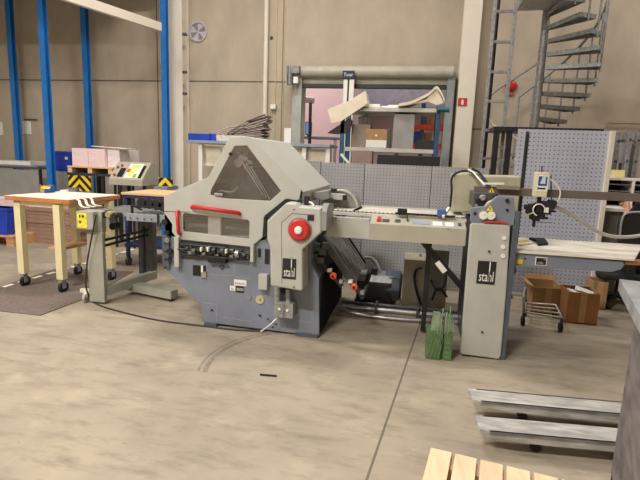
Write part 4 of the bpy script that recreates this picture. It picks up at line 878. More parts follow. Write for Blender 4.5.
for (px, py) in ((333, 276), (354, 287)):
    c_ = P(px, py, 4.02); kn = MB().lathe((c_.x, c_.y+.03, c_.z), (.1, -1, 0), [(0, .018), (.012, .029), (.036, .029), (.045, .022), (.045, 0)], 16).build('orange_knob', ORG, t)
    MB().lathe((c_.x, c_.y-.02, c_.z), (.1, -1, 0), [(0, .012), (.006, .012), (.006, 0)], 12).build('knob_cap', DK, kn)
    a = P(px-3.5, py-5.5, 4.06); MB().box(a.x-.02, a.x+.02, 4.04, 4.1, a.z-.012, a.z+.012, .004).build('white_clip', WH, t)
    a = P(px+8, py+5, 4.06); MB().box(a.x-.015, a.x+.02, 4.04, 4.1, a.z-.02, a.z+.012, .004).build('white_clip', ST, t)
for (px, py) in ((317, 247), (323, 252), (315, 256), (326, 246), (321, 260)): a = P(px, py, 4.05); MB().box(a.x-.035, a.x+.03, 4.02, 4.1, a.z-.025, a.z+.03, .008).build('clamp_block', DG, t)
a, b_ = P(371, 267, 4.8), P(362, 299, 4.6); MB().beam(a, b_, .04, .04).build('support_arm', DK, t)
a, b_ = P(354, 284, 4.15), P(362, 298, 4.2); MB().beam(a, b_, .04, .03).beam(b_, b_+Vector((0, .45, 0)), .03, .03).build('support_arm', DG, t)
# rounded guard and arm above the feed table
yg = 4.55
cg = P(340, 208, yg)
b = MB(); pr = []
for k in range(0, 13): an = PI*k/12; pr.append(Vector((cg.x-.17*math.cos(an), yg, cg.z+.17*math.sin(an)*1.0)))
b.prism(pr, (0, .3, 0)).build('round_guard', mat('guard2', (150, 150, 144), .4, .2, var=.12, scale=8), t)
MB().tube([p+Vector((0, -.01, 0)) for p in pr[1:]], .012, 8).build('guard_rim', LG, t)
MB().prism([P(326, 192.5, 4.4), P(344, 195, 4.4), P(345.5, 200, 4.4), P(334, 199.5, 4.4)], (0, .1, 0)).build('guard_flap', LG, t)
fr('sensor', 343, 195, 347, 200, 4.38, .03, BLK, t)
MB().prism([P(303, 194, 4.3), P(328, 191, 4.3), P(330, 198, 4.3), P(324, 200, 4.3)], (0, .4, 0)).build('cover_flap', mat('flap_grey', (132, 132, 126), .5), t)
fr('black_knob', 332, 188.5, 337, 191.5, 4.5, .06, BLK, t)
MB().beam(P(341, 217, 4.2), P(362, 207, 4.25), .016, .02).build('black_rod', DK, t)
MB().cyl(P(338, 213, 4.22), P(338, 221, 4.22), .02, 10).build('rod_holder', DG, t)

# ---------------- feed table ----------------
YT = 3.98
t = thing('feed_table', 'long light grey feed table between the folding machine and feeder with control strip', 'feed table', (0, 4.3, .6))
xa, xb, xm = P(326, 225, YT).x, P(469, 225, YT).x, P(369, 230, YT).x
zt = P(400, 220, YT).z; zb = P(348, 238.5, YT).z
MB().box(xa, xm, YT+.03, YT+.09, zb, P(345, 217.5, YT+.03).z, .004).build('front_beam', LG, t)
MB().box(xm, xb, YT+.2, YT+.26, zb, zt-.04, .004).build('inner_beam', DG, t)
xcol = mat('bed_white', (206, 202, 188), .5, .1, var=.06)
zt2 = P(420, 215.6, YT+.26).z
ybk = G(420, 209.7, zt2).y-YT
MB().box(xa, xb, YT+.2, YT+ybk, zt2-.03, zt2, .003).build('bed', xcol, t)
MB().box(xa, xb, YT+ybk, YT+ybk+.04, zt2-.05, zt2+.01, .004).build('back_rail', LG, t)
MB().box(xa, xb, YT+.22, YT+.3, zt2, zt2+.004).build('track', DK, t)
for k in range(30):
    x = xa+.03+k*(xb-xa-.06)/30; MB().box(x, x+.022, YT+.225, YT+.295, zt2+.004, zt2+.012, .002).build('belt_link', mat('link', (210, 206, 194)), t)
zc0, zc1 = P(420, 243, YT-.03).z, P(420, 226.5, YT-.03).z; xc1 = P(466, 235, YT-.03).x; xc0 = P(369, 235, YT-.03).x; zc2 = P(420, 219.6, YT+.14).z
cp = MB().prism([(xc0, YT-.03, zc0), (xc0, YT-.03, zc1), (xc0, YT+.14, zc2), (xc0, YT+.2, zc2), (xc0, YT+.2, zc0)], (xc1-xc0, 0, 0)).build('control_strip', LG2, t)
nrm = Vector((0, -(zc2-zc1), .17)).normalized()
def cst(u0, u1, v0, v1, h, m_, nm):
    f_ = lambda u, v: Vector((xc0+(xc1-xc0)*u, YT-.03+.17*v, zc1+(zc2-zc1)*v))
    return MB().prism([f_(u0, v0), f_(u1, v0), f_(u1, v1), f_(u0, v1)], nrm*h).build(nm, m_, cp)
cst(.07, .11, .3, .8, .02, RED, 'red_switch'); cst(.13, .2, .3, .7, .006, DG, 'switch'); cst(.26, .32, .35, .75, .006, DG, 'switch'); cst(.385, .395, .6, .9, .05, DK, 'toggle')
cst(.45, .63, .3, .75, .004, mat('lcd', (150, 166, 180), .3), 'display'); cst(.66, .76, .25, .8, .003, WH, 'key_panel'); cst(.79, .88, .25, .8, .003, WH, 'key_panel'); cst(.925, .955, .4, .75, .006, DG, 'button')
dsc('screw', 448, 229, .005, .003, DK, cp, YT-.03)
b = MB(); p = P(401, 214.5, YT+.2); b.box(p.x-.03, p.x+.05, YT+.15, YT+.2, zt2+.012, zt2+.06, .006).box(p.x-.05, p.x+.45, YT+.17, YT+.19, zt2+.012, zt2+.025).build('side_guide', BLK, t)
p = P(441, 214, YT+.25); MB().box(p.x-.035, p.x+.035, YT+.16, YT+.24, zt2+.01, zt2+.07, .006).build('blue_clamp', mat('clamp_blue', (60, 100, 150)), t)
MB().beam(P(443, 217, YT+.15), P(449, 208, YT+.25), .02, .02).build('white_lever', WH, t)
# duct and posts below
MB().beam(P(424, 243, 4.15), P(466, 292, 4.2), .09, .05).build('cable_duct', DK, t)
a, b_ = P(437, 262, 4.12), P(445, 272, 4.12); MB().beam(a, b_, .004, .045, up=(0, 0, 1)).build('duct_label', WH, t)
MB().box(P(425, 270, 4.3).x, P(430, 270, 4.3).x, 4.3, 4.36, .02, zb).build('post', DK, t)

# ---------------- sheet feeder ----------------
YW = 3.86
t = thing('sheet_feeder', 'tall blue grey sheet feeder with light front panel and pile board on the right', 'sheet feeder', (.75, 4.2, 0))
TP_ = [(472.5, 223), (509, 225), (510.5, 227), (507, 285), (501, 356), (499, 359.5), (462, 354.5), (460.3, 352), (465.5, 285), (470.5, 225)]
tw = MB().plate(TP_, YW, YW+.05, bev=.01).build('front_panel', LG, t)
MB().box(P(462, 357, YW).x, P(499, 357, YW).x, YW+.01, YW+.05, 0, .06).build('foot', BLK, t)
logo(478.2, 260.5, 494.3, 284.8, YW, tw)
for px, py in ((504, 238), (503, 247), (503, 256)): dsc('white_button', px, py, .016, .01, WH, tw, YW)
dsc('lock', 489, 251.5, .01, .008, DG, tw, YW); dsc('lock', 482, 332, .009, .008, DG, tw, YW)
zt = P(495, 224, YW).z
x0, x1 = P(466, 280, YW+.05).x, P(511, 250, YW).x
MB().box(x0+.04, x1+.0, YW+.06, 4.75, .0, zt-.02, .004).build('frame_body', mat('frame_dark', (70, 74, 82), .5), t)
MB().box(x1-.0, x1+.045, YW+.02, YW+.1, .0, P(512, 212, YW).z, .004).build('frame_post', BGD, t)
# upper head side plate
hp = MB().plate([(471, 222.5), (471, 208.5), (476, 207.5), (486, 206.5), (497, 196.5), (514, 197.5), (515.5, 224.5), (511, 226)], YW+.02, YW+.08, bev=.004).build('side_plate', BG, t)
for px, py in ((483.3, 215.3), (491, 215.5)):
    c_ = P(px, py, YW); g_ = MB().lathe((c_.x, YW+.02, c_.z), (0, -1, 0), [(0, .03), (.033, .03), (.033, 0)], 24).build('gauge', WH, hp)
    MB().lathe((c_.x, YW-.005, c_.z), (0, -1, 0), [(0, .035), (.004, .035), (.004, .028), (0, .028)], 24).beam((c_.x, YW-.014, c_.z), (c_.x+.015, YW-.014, c_.z+.012), .002, .004).build('gauge_rim', mat('brass_rim', (176, 170, 140)), g_)
dsc('knob', 507, 200.5, .014, .02, BLK, hp, YW+.02); dsc('knob', 507, 210, .01, .01, DK, hp, YW+.02); dsc('knob', 475, 213.5, .012, .01, DK, hp, YW+.02)
def warn(px, py, Y, r, par):
    c_ = P(px, py, Y); p3 = [(c_.x-r, Y, c_.z-r*.7), (c_.x+r, Y, c_.z-r*.7), (c_.x, Y, c_.z+r)]
    w_ = MB().prism(p3, (0, -.003, 0)).build('warning_triangle', YEL, par); MB().box(c_.x-.003, c_.x+.003, Y-.004, Y-.003, c_.z-r*.4, c_.z+r*.4).build('mark', DK, w_)
warn(490, 208.5, YW-.0, .026, hp)
YA = 4.15
# cream back housing
MB().plate([(454, 175), (479, 172.5), (480, 176), (521, 176.5), (521, 214), (453, 212)], 4.45, 4.9, bev=.012).build('back_housing', mat('housing_cream', (176, 172, 148), .55), t)
MB().tube([P(450, 208, 4.44), P(452, 190, 4.44), P(451, 178, 4.44), P(456, 172.5, 4.44), P(468, 170, 4.44), P(476, 175, 4.4), P(487, 187, 4.2)], .01, 8, smooth_path=2).build('black_hose', BLK, t)
MB().tube([P(468, 169.5, 4.4), P(473, 172, 4.38), P(485, 185.5, 4.18)], .008, 8).build('white_hose', WH, t)
MB().tube([P(472, 168.5, 4.42), P(479, 172, 4.4), P(490, 187, 4.2)], .011, 8).build('black_hose', BLK, t)
# head mechanism
random.seed(11)
b = MB()
MB().box(P(474, 195, 4.0).x, P(498, 195, 4.0).x, 4.0, 4.35, P(485, 208, 4.0).z, P(485, 193, 4.0).z, .01).build('suction_block', DG, t)
for px, py, r, m_ in ((478, 200, .02, BLK), (483, 198, .025, GV), (486, 204, .018, DK), (493, 200, .02, BLK), (477, 206, .014, ST), (496, 196, .018, DK)):
    c_ = P(px, py, 3.97); MB().lathe((c_.x, 4.01, c_.z), (0, -1, 0), [(0, r), (.03, r*1.05), (.05, r*.7), (.05, 0)], 16).build('valve', m_, t)
MB().tube([P(484, 210, 3.95), P(487, 203, 3.92), P(493, 200.5, 3.92), P(498, 200, 3.95)], .01, 8, smooth_path=2).build('clear_hose', mat('hose_yellow', (196, 184, 130), .4), t)
MB().beam(P(484, 183.5, 4.1), P(504, 183.7, 4.1), .03, .015).build('white_bar', WH, t)
MB().beam(P(497, 187, 4.1), P(519, 188, 4.1), .05, .03).build('top_block', mat('taupe_block', (140, 130, 112)), t)
# horizontal bar, mast
x0, x1 = P(474, 190, YA).x, 2.3; z0 = P(474, 189.8, YA).z
MB().beam((x0, YA, z0), (x1, YA, z0-.0), .05, .062).build('cross_bar', BEAM, t)
warn(491.5, 190.8, YA-.03, .028, t)
xm_ = P(521.5, 190, YA+.05).x; zm_ = P(527, 134, YA+.05).z
MB().box(xm_-.013, xm_+.013, YA+.03, YA+.06, .85, zm_, .004).build('mast', DK, t)
MB().cyl((xm_, YA+.05, zm_), (xm_, YA+.05, zm_+.02), .012, 10).build('mast_tip', DK, t)
# pile table
zt = .885
a, b_, c_, d_ = G(511, 250.5, zt), G(640, 261.5, zt), G(627, 243.5, zt), G(512, 236.5, zt)
yf = a.y; yb_ = d_.y; x0 = a.x-.02; x1 = b_.x
MB().prism([(x0, yf, zt-.015), (x1, yf, zt-.015), (c_.x+.12, yb_, zt-.015), (x0, yb_, zt-.015)], (0, 0, .015)).build('pile_board', mat('board_white', (222, 216, 202), .5), t)
bb = MB().plate([(511, 251.5), (627, 262), (621, 269.5), (612, 272), (511, 265.5)], yf+.02, yf+.07, bev=.003).build('table_beam', BG, t)
MB().box(x0+.2, x1-.35, yf+.1, yb_-.05, zt-.08, zt-.016).build('table_frame', BGD, t)
MB().box(P(625, 262, yf).x, x1+.1, yf+.02, yf+.1, zt-.05, zt-.016).build('wood_edge', mat('wood_brown', (150, 104, 76), .6), t)
MB().box(P(612, 268, yf).x, x1, yf+.15, yb_-.05, zt-.1, zt-.055).build('dark_rail', DK, t)
x, z = P(541, 261.3, yf+.02).x, P(541, 261.3, yf+.02).z
lp = MB().box(x-.043, x+.043, yf+.017, yf+.02, z-.033, z+.033).build('badge', WH, bb)
MB().box(x-.036, x+.036, yf+.014, yf+.017, z-.027, z+.027).build('badge_field', DK, lp)
MB().prism([(x-.03, yf+.0135, z-.02), (x-.03, yf+.0135, z-.012), (x-.012, yf+.0135, z-.002), (x+.006, yf+.0135, z-.002), (x+.016, yf+.0135, z-.016), (x+.018, yf+.0135, z-.022)], (0, -.001, 0)).prism([(x+.008, yf+.0135, z+.022), (x+.03, yf+.0135, z+.022), (x+.03, yf+.0135, z+.01)], (0, -.001, 0)).build('emblem', GV, lp)
x, z = P(519.5, 261.5, yf+.02).x, P(519.5, 261.5, yf+.02).z
MB().box(x-.022, x+.022, yf+.016, yf+.02, z-.018, z+.018).build('yellow_label', YEL, bb); dsc('bolt', 525, 258.5, .007, .008, DK, bb, yf+.02)
dsc('grommet', 512.5, 270, .03, .02, BGD, t, yf+.02)
o = MB().prism([G(512, 239, zt+.002), G(526, 237.5, zt+.002), G(532, 244, zt+.002), G(515, 246.5, zt+.002)], (0, 0, .012)).build('print_sheet', PAP)
tag(o, 'white printed sheet stack with yellow print on the pile board', 'paper'); MB().prism([G(517, 241.5, zt+.014), G(527, 240, zt+.014), G(530, 242.5, zt+.014), G(519, 244, zt+.014)], (0, 0, .001)).build('print', mat('print_amber', (224, 196, 90)), o)
o = MB().prism([G(529, 239.5, zt+.002), G(544, 240, zt+.002), G(548, 245, zt+.002), G(538, 246, zt+.002), G(536, 242, zt+.002)], (0, 0, .02)).build('black_bracket', BLK); tag(o, 'flat black bracket lying on the pile board beside the printed sheets', 'bracket')
o = MB().tube([P(484, 222.6, YW+.005), P(490, 221.9, YW+.005), P(500, 222.6, YW+.005), P(508, 223.6, YW+.005)], [.009, .012, .01, .006], 8).build('red_tool', mat('dull_red', (176, 66, 58), .5))
tag(o, 'small red handled tool lying on top of the feeder front panel', 'tool')
# sensor unit hanging on the cross bar
su = thing('sensor_unit', 'cream sensor unit with blue screen and black mechanism clamped on the cross bar', 'sensor', (P(540, 185, YA-.05).x, YA-.06, P(540, 198, YA).z))
x0, x1, z0, z1 = rect(536, 172, 547, 197.5, YA-.1)
MB().box(x0, x1, YA-.1, YA-.03, z0, z1, .012).build('housing', mat('unit_cream', (214, 208, 178), .5), su)
fcp = MB().box(x0+.016, x1-.004, YA-.103, YA-.1, z0+.045, z1-.022).build('face_plate', WH, su)
MB().box(x0+.024, x1-.014, YA-.106, YA-.103, z0+.09, z1-.032).build('screen', mat('screen_navy', (40, 84, 140), .3), fcp)
MB().prism([(x0+.035, YA-.107, z0+.105), (x1-.026, YA-.107, z0+.105), (x1-.026, YA-.107, z0+.16), (x1-.045, YA-.107, z0+.185), (x0+.05, YA-.107, z0+.15)], (0, -.001, 0)).build('screen_image', mat('screen_pale', (200, 214, 224)), fcp)
MB().box(x0+.022, x1-.02, YA-.105, YA-.103, z0+.062, z0+.074).build('lettering', DK, fcp)
for px, py, w_, h_ in ((532, 208, .05, .05), (538, 209, .06, .07), (545, 206, .05, .06), (551, 204.5, .04, .055), (536, 216, .04, .06), (542, 215, .03, .05), (529, 211, .035, .03), (534, 222, .012, .06), (548, 212, .03, .03), (526, 207, .02, .03), (553, 211, .02, .015), (531, 216, .015, .04), (546, 218, .02, .012), (555, 203, .012, .03), (528, 214, .03, .01)):
    c_ = P(px, py, YA-.05); MB().box(c_.x-w_*.68, c_.x+w_*.68, YA-.08, YA-.02, c_.z-h_*.66, c_.z+h_*.66, .01).build('mechanism_block', BLK, su)
c_ = P(539, 201, YA-.05); MB().cyl((c_.x, YA-.05, c_.z+.05), (c_.x, YA-.05, c_.z-.06), .016, 10).build('stem', BLK, su)
c_ = P(546.5, 210, YA-.1); MB().box(c_.x-.014, c_.x+.016, YA-.1, YA-.08, c_.z-.022, c_.z+.018).build('white_tag', WH, su)
ring = [P(539+6*math.cos(a_), 210-6*math.sin(a_), YA-.1) for a_ in [k*PI/8 for k in range(-1, 12)]]
MB().tube(ring, .005, 6).build('cable', WH, su)
MB().tube([P(549, 178, YA-.06), P(556, 184, YA-.06), P(561, 191, YA-.06), P(559, 200, YA-.06), P(553, 207, YA-.06), P(549, 212, YA-.06)], .006, 6, smooth_path=2).build('cable', WH, su)
MB().tube([P(523, 213, YA-.08), P(528, 215, YA-.08), P(534, 212, YA-.08)], .005, 6, smooth_path=1).build('cable', mat('hose_yellow', (196, 184, 130), .4), su)
MB().beam(P(538, 222, YA-.03), P(552, 222.5, YA-.03), .02, .006).build('thin_plate', ST, su)
MB().cyl(P(542, 166, YA-.05), P(541.5, 174, YA-.05), .006, 8).cyl(P(551, 176, YA-.05), P(551.5, 205, YA-.05), .006, 8).build('thin_rod', DG, su)
b = MB(); b.tube([P(553, 206, YA-.04), P(565, 211, YA), P(580, 220, YA), P(595, 231, YA+.0), P(610, 236.5, YA), P(628, 237.5, YA), P(650, 234, YA), P(680, 226, YA)], .015, 10, smooth_path=2)
tag(b.build('grey_hose', mat('hose_grey', (160, 158, 150), .5)), 'thick grey hose hanging from the sensor unit across the pile board', 'hose')
# ---------------- things under and around the machine ----------------
g = G(380, 303); Y = 4.95
t = thing('vacuum_pump', 'blue black vacuum pump with silver top on the floor under feed table', 'pump', (P(378, 300, Y).x, Y+.15, 0))
x0, x1, z0, z1 = rect(357, 275, 391, 300, Y); z0 = .06
MB().box(x0, x1, Y, Y+.34, z0, z1-.06, .02).build('body', mat('pump_dark', (34, 36, 42), .4), t)
MB().prism([(x0, Y+.0, z1-.06), (x0+.02, Y+.06, z1), (x0+.02, Y+.3, z1), (x0, Y+.34, z1-.06)], (x1-x0-.01, 0, 0)).build('silver_cover', ST, t)
xe = P(401, 290, Y).x; zc = (z0+z1)/2
MB().lathe((x1-.08, Y+.17, zc), (1, 0, 0), [(0, .17), (.06, .18), (xe-x1+.06, .18), (xe-x1+.08, .14), (xe-x1+.08, 0)], 8).build('motor_end', mat('pump_blue', (70, 84, 98), .4, var=.15), t)
MB().box(x0-.02, xe, Y+.04, Y+.3, 0, z0, .005).build('foot', DK, t)
MB().tube([P(361, 262, Y+.3), P(366, 257, Y+.3), P(374, 259, Y+.3), P(380, 270, Y+.2), P(381, 277, Y+.15)], .02, 10, smooth_path=2).build('hose', mat('hose_pale', (130, 132, 134)), t)
MB().cyl(P(374, 268, Y+.1), P(374, 276, Y+.1), .04, 14).build('filter_cap', DG, t)
p = P(400, 301, 4.9); o = MB().lathe((p.x, 5.0, 0), (0, 0, 1), [(0, .05), (.04, .06), (.08, .045), (.1, .02), (.1, 0)], 10).build('plastic_bag', mat('bag_white', (196, 198, 190), .5, var=.15, scale=20)); tag(o, 'small crumpled pale plastic bag beside the pump', 'bag')
Y = 4.95
x0, x1, z0, z1 = rect(404.5, 259, 424, 306, Y)
t = thing('electrical_cabinet', 'beige electrical cabinet on the floor beneath the feed table', 'cabinet', ((x0+x1)/2, Y+.2, 0))
MB().box(x0, x1, Y, Y+.4, 0, z1, .005).build('casing', mat('cab_beige', (158, 152, 132), .6), t)
MB().tube([P(421, 305, Y-.06), P(416, 290, Y-.06), P(414, 275, Y-.06), P(417, 268, Y-.06), P(422, 268, Y-.06)], .014, 8, smooth_path=2).build('cable', BLK, t)
x2 = P(449, 260, Y+.05).x
MB().box(x1+.03, x2, Y+.05, Y+.45, 0, P(438, 251, Y).z, .005).build('rear_casing', mat('cab_grey', (122, 120, 110), .6), t)
p = P(420.5, 254, Y+.2); MB().cyl((p.x, Y+.2, z1), (p.x, Y+.2, z1+.03), .015, 10).build('gland', ST, t)
MB().tube([P(431, 280, Y+0), P(437, 292, Y-.05), P(445, 286, Y-.05), P(446, 275, Y)], .012, 8, smooth_path=2).tube([P(432, 300, Y-.05), P(438, 284, Y-.08), P(447, 297, Y-.08)], .012, 8, smooth_path=2).build('cable', BLK, t)
for k, (ya, z_, r, m_, l) in enumerate(((4.72, .05, .024, ST, 'front'), (4.8, .075, .018, DG, 'upper rear'), (4.62, .022, .02, ST, 'lowest'))):
    a, b_ = P(342, 302, ya), P(462, 310, ya)
    if k == 2: pts = [(a.x-.05, ya+.02, .06), (a.x+.15, ya-.03, .022), (a.x+.6, ya-.06, .022), (b_.x+.0, ya, .04)]
    else: pts = [(a.x, ya, z_), (b_.x, ya, z_)]
    o = MB().tube(pts, r, 10, smooth_path=2 if k == 2 else 0).build('steel_pipe', m_); tag(o, l+' of the long metal pipes lying along the floor under feed table', 'pipe')
for px in (376, 418): o = MB().box(P(px, 305, 4.7).x-.012, P(px, 305, 4.7).x+.012, 4.66, 4.85, 0, .11, .003).build('pipe_clamp', DG); tag(o, 'pipe clamp on the floor pipes '+('in front of the pump' if px == 376 else 'in front of the beige cabinet'), 'clamp')
# green crate
g0, g1 = G(426, 358), G(452, 361); Y = 3.72; x0, x1 = G(425, 358).x, G(451, 361).x; z1 = P(438, 333, Y).z
t = thing('green_crate', 'green ribbed plastic crate with upright wires left of the feeder panel', 'crate', ((x0+x1)/2, Y+.1, 0))
MB().box(x0, x0+.115, Y, Y+.2, 0, z1, .006).box(x0+.135, x1, Y+.01, Y+.2, 0, z1-.0, .006).box(x0+.1, x1-.05, Y+.04, Y+.19, 0, .1).build('base_box', GRN, t)
r_ = MB()
for k in range(4): a = Vector((x0+.015+k*.028, Y-.002, .02)); r_.beam(a, a+Vector((.03, 0, z1-.07)), .004, .008)
for k in range(4): a = Vector((x0+.15, Y+.008, .03+k*.04)); r_.beam(a, a+Vector((x1-x0-.17, 0, 0)), .004, .008)
r_.build('ribs', mat('green_pale', (104, 136, 90), .5), t)
z2 = P(440, 315, Y+.1).z; GT = mat('green_clear', (130, 146, 118), .4, var=.15, scale=12)
MB().prism([(x0+.03, Y+.05, z1-.01), (x0+.045, Y+.07, z2), (x0+.1, Y+.07, z2), (x0+.115, Y+.05, z1-.01)], (0, .12, 0)).prism([(x0+.135, Y+.05, z1-.01), (x0+.135, Y+.07, z2), (x1-.0, Y+.07, z2-.02), (x1+.01, Y+.05, z1-.01)], (0, .12, 0)).build('upper_box', GT, t)
for px, pt in ((439.5, 314), (442.5, 308), (446.5, 312), (450, 306)):
    MB().tube([P(px-2, 334, Y), P(px-.5, 318, Y+.01), P(px+1, pt, Y+.05)], .005, 8).build('wire', mat('green_wire', (112, 136, 104)), t)
# trolley frame
t = thing('wire_trolley', 'low metal wire trolley frame on black casters under the pile board', 'trolley', (1.33, 4.95, 0))
c0, c1, c2, c3 = G(524, 313, .1), G(562, 322, .1), G(526, 303, .12), G(556, 306, .12)
zz = .14
A_, B_, C__, D_ = G(524, 312, zz), G(562, 318, zz), G(556, 305, zz), G(526, 303, zz)
MB().tube([A_, B_, C__, D_, A_], .011, 8).tube([A_*.66+D_*.34, B_*.66+C__*.34], .008, 8).tube([A_*.33+D_*.67, B_*.33+C__*.67], .008, 8).build('frame', mat('wire_chrome', (190, 180, 168), .35, .5), t)
MB().tube([A_, A_+Vector((-.02, .02, .18)), D_+Vector((-.02, 0, .18)), D_], .012, 8, smooth_path=1).build('handle', GV, t)
for p in (A_, B_, C__, D_):
    cs = MB().box(p.x-.012, p.x+.012, p.y-.012, p.y+.012, .06, zz-.008).build('caster', DG, t)
    MB().cyl((p.x-.013, p.y+.01, .045), (p.x+.013, p.y+.01, .045), .045, 18).build('wheel', BLK, cs)
# cardboard boxes
def openbox(px0, py0, px1, py1, pyt, Y, dep, label, name='cardboard_box', m_=CAR, flap=True):
    x0, x1 = P(px0, (py0+pyt)/2, Y).x, P(px1, (py0+pyt)/2, Y).x; z = P((px0+px1)/2, pyt, Y).z
    t = thing(name, label, 'box', ((x0+x1)/2, Y+dep/2, 0), 'cardboard boxes under the pile board'); w_ = .008
    MB().box(x0, x1, Y, Y+w_, 0, z).box(x0, x1, Y+dep-w_, Y+dep, 0, z).box(x0, x0+w_, Y+w_, Y+dep-w_, 0, z).box(x1-w_, x1, Y+w_, Y+dep-w_, 0, z).box(x0, x1, Y, Y+dep, 0, w_).build('body', m_, t)
    if flap:
        MB().prism([(x0, Y+dep, z), (x1, Y+dep, z), (x1-.02, Y+dep+.03, z+.05), (x0+.02, Y+dep+.03, z+.05)], (0, .005, 0)).build('flap', m_, t)
        MB().prism([(x0, Y+dep, z), (x0, Y, z), (x0-.06, Y+.02, z+.02), (x0-.06, Y+dep-.02, z+.03)], (0, 0, .005)).build('flap', m_, t)
    MB().box((x0+x1)/2-.03, (x0+x1)/2+.03, Y-.002, Y, z*.05, z).build('tape', mat('brown_tape', (186, 150, 104), .35), t)
    return x0, x1, z, t
openbox(532, 315, 564, 317, 288, 5.3, .42, 'open cardboard box with raised flap behind the wire trolley')
x0, x1, z, tb_ = openbox(567, 322, 599, 327, 293, 5.05, .3, 'cardboard box holding white papers, in front of the other two boxes', m_=mat('cardboard_dark', (164, 116, 76), .85, var=.05), flap=False)
for i, (dx, a_, dz, l) in enumerate(((.1, .4, .01, 'crumpled white leaflet lying lowest in the front cardboard box'), (.17, -.3, .03, 'crumpled white leaflet on top in the front cardboard box'))):
    M_ = Matrix.Translation((x0+dx+.02, 5.2, z-.05+dz)) @ Euler((.2, .25, a_)).to_matrix().to_4x4()
    o = MB().box(-.09, .09, -.05, .05, 0, .012, .003, 0, M_).box(-.04, .05, -.055, .0, .012, .02, 0, 0, M_).build('leaflet', PAP); tag(o, l, 'paper')
o = MB().box(x0+.01, x1-.01, 5.06, 5.34, .01, z-.05).build('paper_fill', mat('fill', (120, 92, 70), .9)); tag(o, 'brown packing filling the front cardboard box', 'packing', kind='stuff')
openbox(592, 309, 607, 310, 282, 5.66, .25, 'narrow cardboard box at the right, furthest back', flap=False)

# floor cable
b = MB(); pts = [P(96, 215, 4.09), P(92, 235, 4.1), P(87, 262, 4.12), P(85, 285, 4.1)]
pts += [G(90, 300, .008), G(100, 306, .008), G(125, 313, .008), G(160, 321, .008), G(200, 325.5, .008), G(235, 330, .008), G(262, 331, .008), G(272, 326, .05)]
b.tube(pts, .008, 8, smooth_path=2); tag(b.build('power_cable', mat('cable_brown', (52, 44, 40), .6)), 'thin dark power cable running along the floor in front of the machine', 'cable')
b = MB().tube([G(261, 331.5, .01), P(270, 325, 3.8), P(277, 318, 3.84)], .007, 8, smooth_path=2); tag(b.build('white_cable', WH), 'short white cable hanging from the junction box to the floor', 'cable')
o = MB().beam(G(260, 374.5, .006), G(276.5, 376, .006), .012, .01).build('black_stick', BLK); tag(o, 'small black stick lying on the concrete floor', 'stick')

# ---------------- pallet truck ----------------
t = thing('pallet_stacker', 'worn grey pallet stacker cut by the right photo edge with two forks', 'pallet stacker', (1.5, 2.8, 0))
def fork(tl, tr, br, bl, ztop):
    a, b_, c_, d_ = [G(x, y, ztop) for x, y in (tl, tr, br, bl)]
    ax = (b_-a).normalized(); L = 1.25; w_ = max((a-d_).length, .1)*1.35; s_ = Vector((ax.y, -ax.x, 0)); c0 = a
    top = [c0+s_*.015, c0+ax*.05, c0+ax*L, c0+ax*L+s_*w_, c0+ax*.05+s_*w_, c0+s_*(w_-.015)]
    b = MB(); b.prism(top, (0, 0, -.02))
    h = .052
    for o_ in (Vector((0, 0, 0)), s_*(w_-.012)):   # side webs, tapering at the tip
        b.prism([c0+o_+ax*.05, c0+o_+ax*L, c0+o_+ax*L+Vector((0, 0, -h)), c0+o_+ax*.22+Vector((0, 0, -h)), c0+o_+ax*.05+Vector((0, 0, -.03))], s_*.012)
    fk = b.build('fork', FORK, t)
    rc = c0+ax*.32+s_*w_/2; MB().box(rc.x-.02, rc.x+.02, rc.y-.02, rc.y+.02, .03, ztop-.02).cyl(rc-s_*.03+Vector((0, 0, -ztop+.027)), rc+s_*.03+Vector((0, 0, -ztop+.027)), .027, 16).build('load_roller', BLK, fk); return c0+ax*L
fork((468, 388), (624, 402), (624, 411), (470, 397), .13)
fork((474, 414.5), (622, 427.5), (621, 438), (477, 426), .13)
zt = .98; Lc = G(619.5, 279, zt); Nc = G(641, 317, zt); e1 = (Nc-Lc).normalized(); e2 = Vector((-e1.y, e1.x, 0)); 
if e2.x < 0: e2 = -e2
def blk(u0, u1, v0, v1, z0, z1, nm, m_):
    q = [Lc+e1*u+e2*v for u, v in ((u0, v0), (u1, v0), (u1, v1), (u0, v1))]
    for p in q: p.z = z0
    return MB().prism(q, (0, 0, z1-z0)).build(nm, m_, t)
blk(0, .95, 0, .42, zt-.06, zt, 'top_cover', mat('cover_grey', (146, 148, 150), .6, var=.12, scale=12))
blk(.27, .9, .05, .4, .05, zt-.06, 'body', BODY); blk(.29, .88, .05, .38, 0, .05, 'skirt', BLK)
# ---------------- pine pallet ----------------
zz = .144
c0, c1 = G(431, 447.5, zz), G(566, 480, zz); ax = (c1-c0).normalized(); ay = Vector((-ax.y, ax.x, 0))
if ay.y > 0: ay = -ay
t = thing('pine_pallet', 'new pine pallet lying on the floor at the bottom of the photo', 'pallet', c0+ax*.4+ay*.6-Vector((0, 0, zz)))
def pb(u0, u1, v0, v1, z0, z1, nm, m_=WOOD):
    a = c0+ax*u0+ay*v0; a.z = z0; q = [a, c0+ax*u1+ay*v0, c0+ax*u1+ay*v1, c0+ax*u0+ay*v1]
    for p in q: p.z = z0
    return MB().prism(q, (0, 0, z1-z0)).build(nm, m_, t)
PN = mat('new_pine', (224, 198, 162), .7, var=.06, stretch=(6, 1, 6), scale=4); PN2 = mat('grey_pine', (176, 158, 132), .75, var=.08)
for k in range(6): pb(k*.118, k*.118+.1, .0, 1.2, zz-.022, zz, 'deck_board', PN)
for v in (.005, .55, 1.08): pb(0.0, .69, v, v+.1, zz-.044, zz-.022, 'stringer_board', PN2)
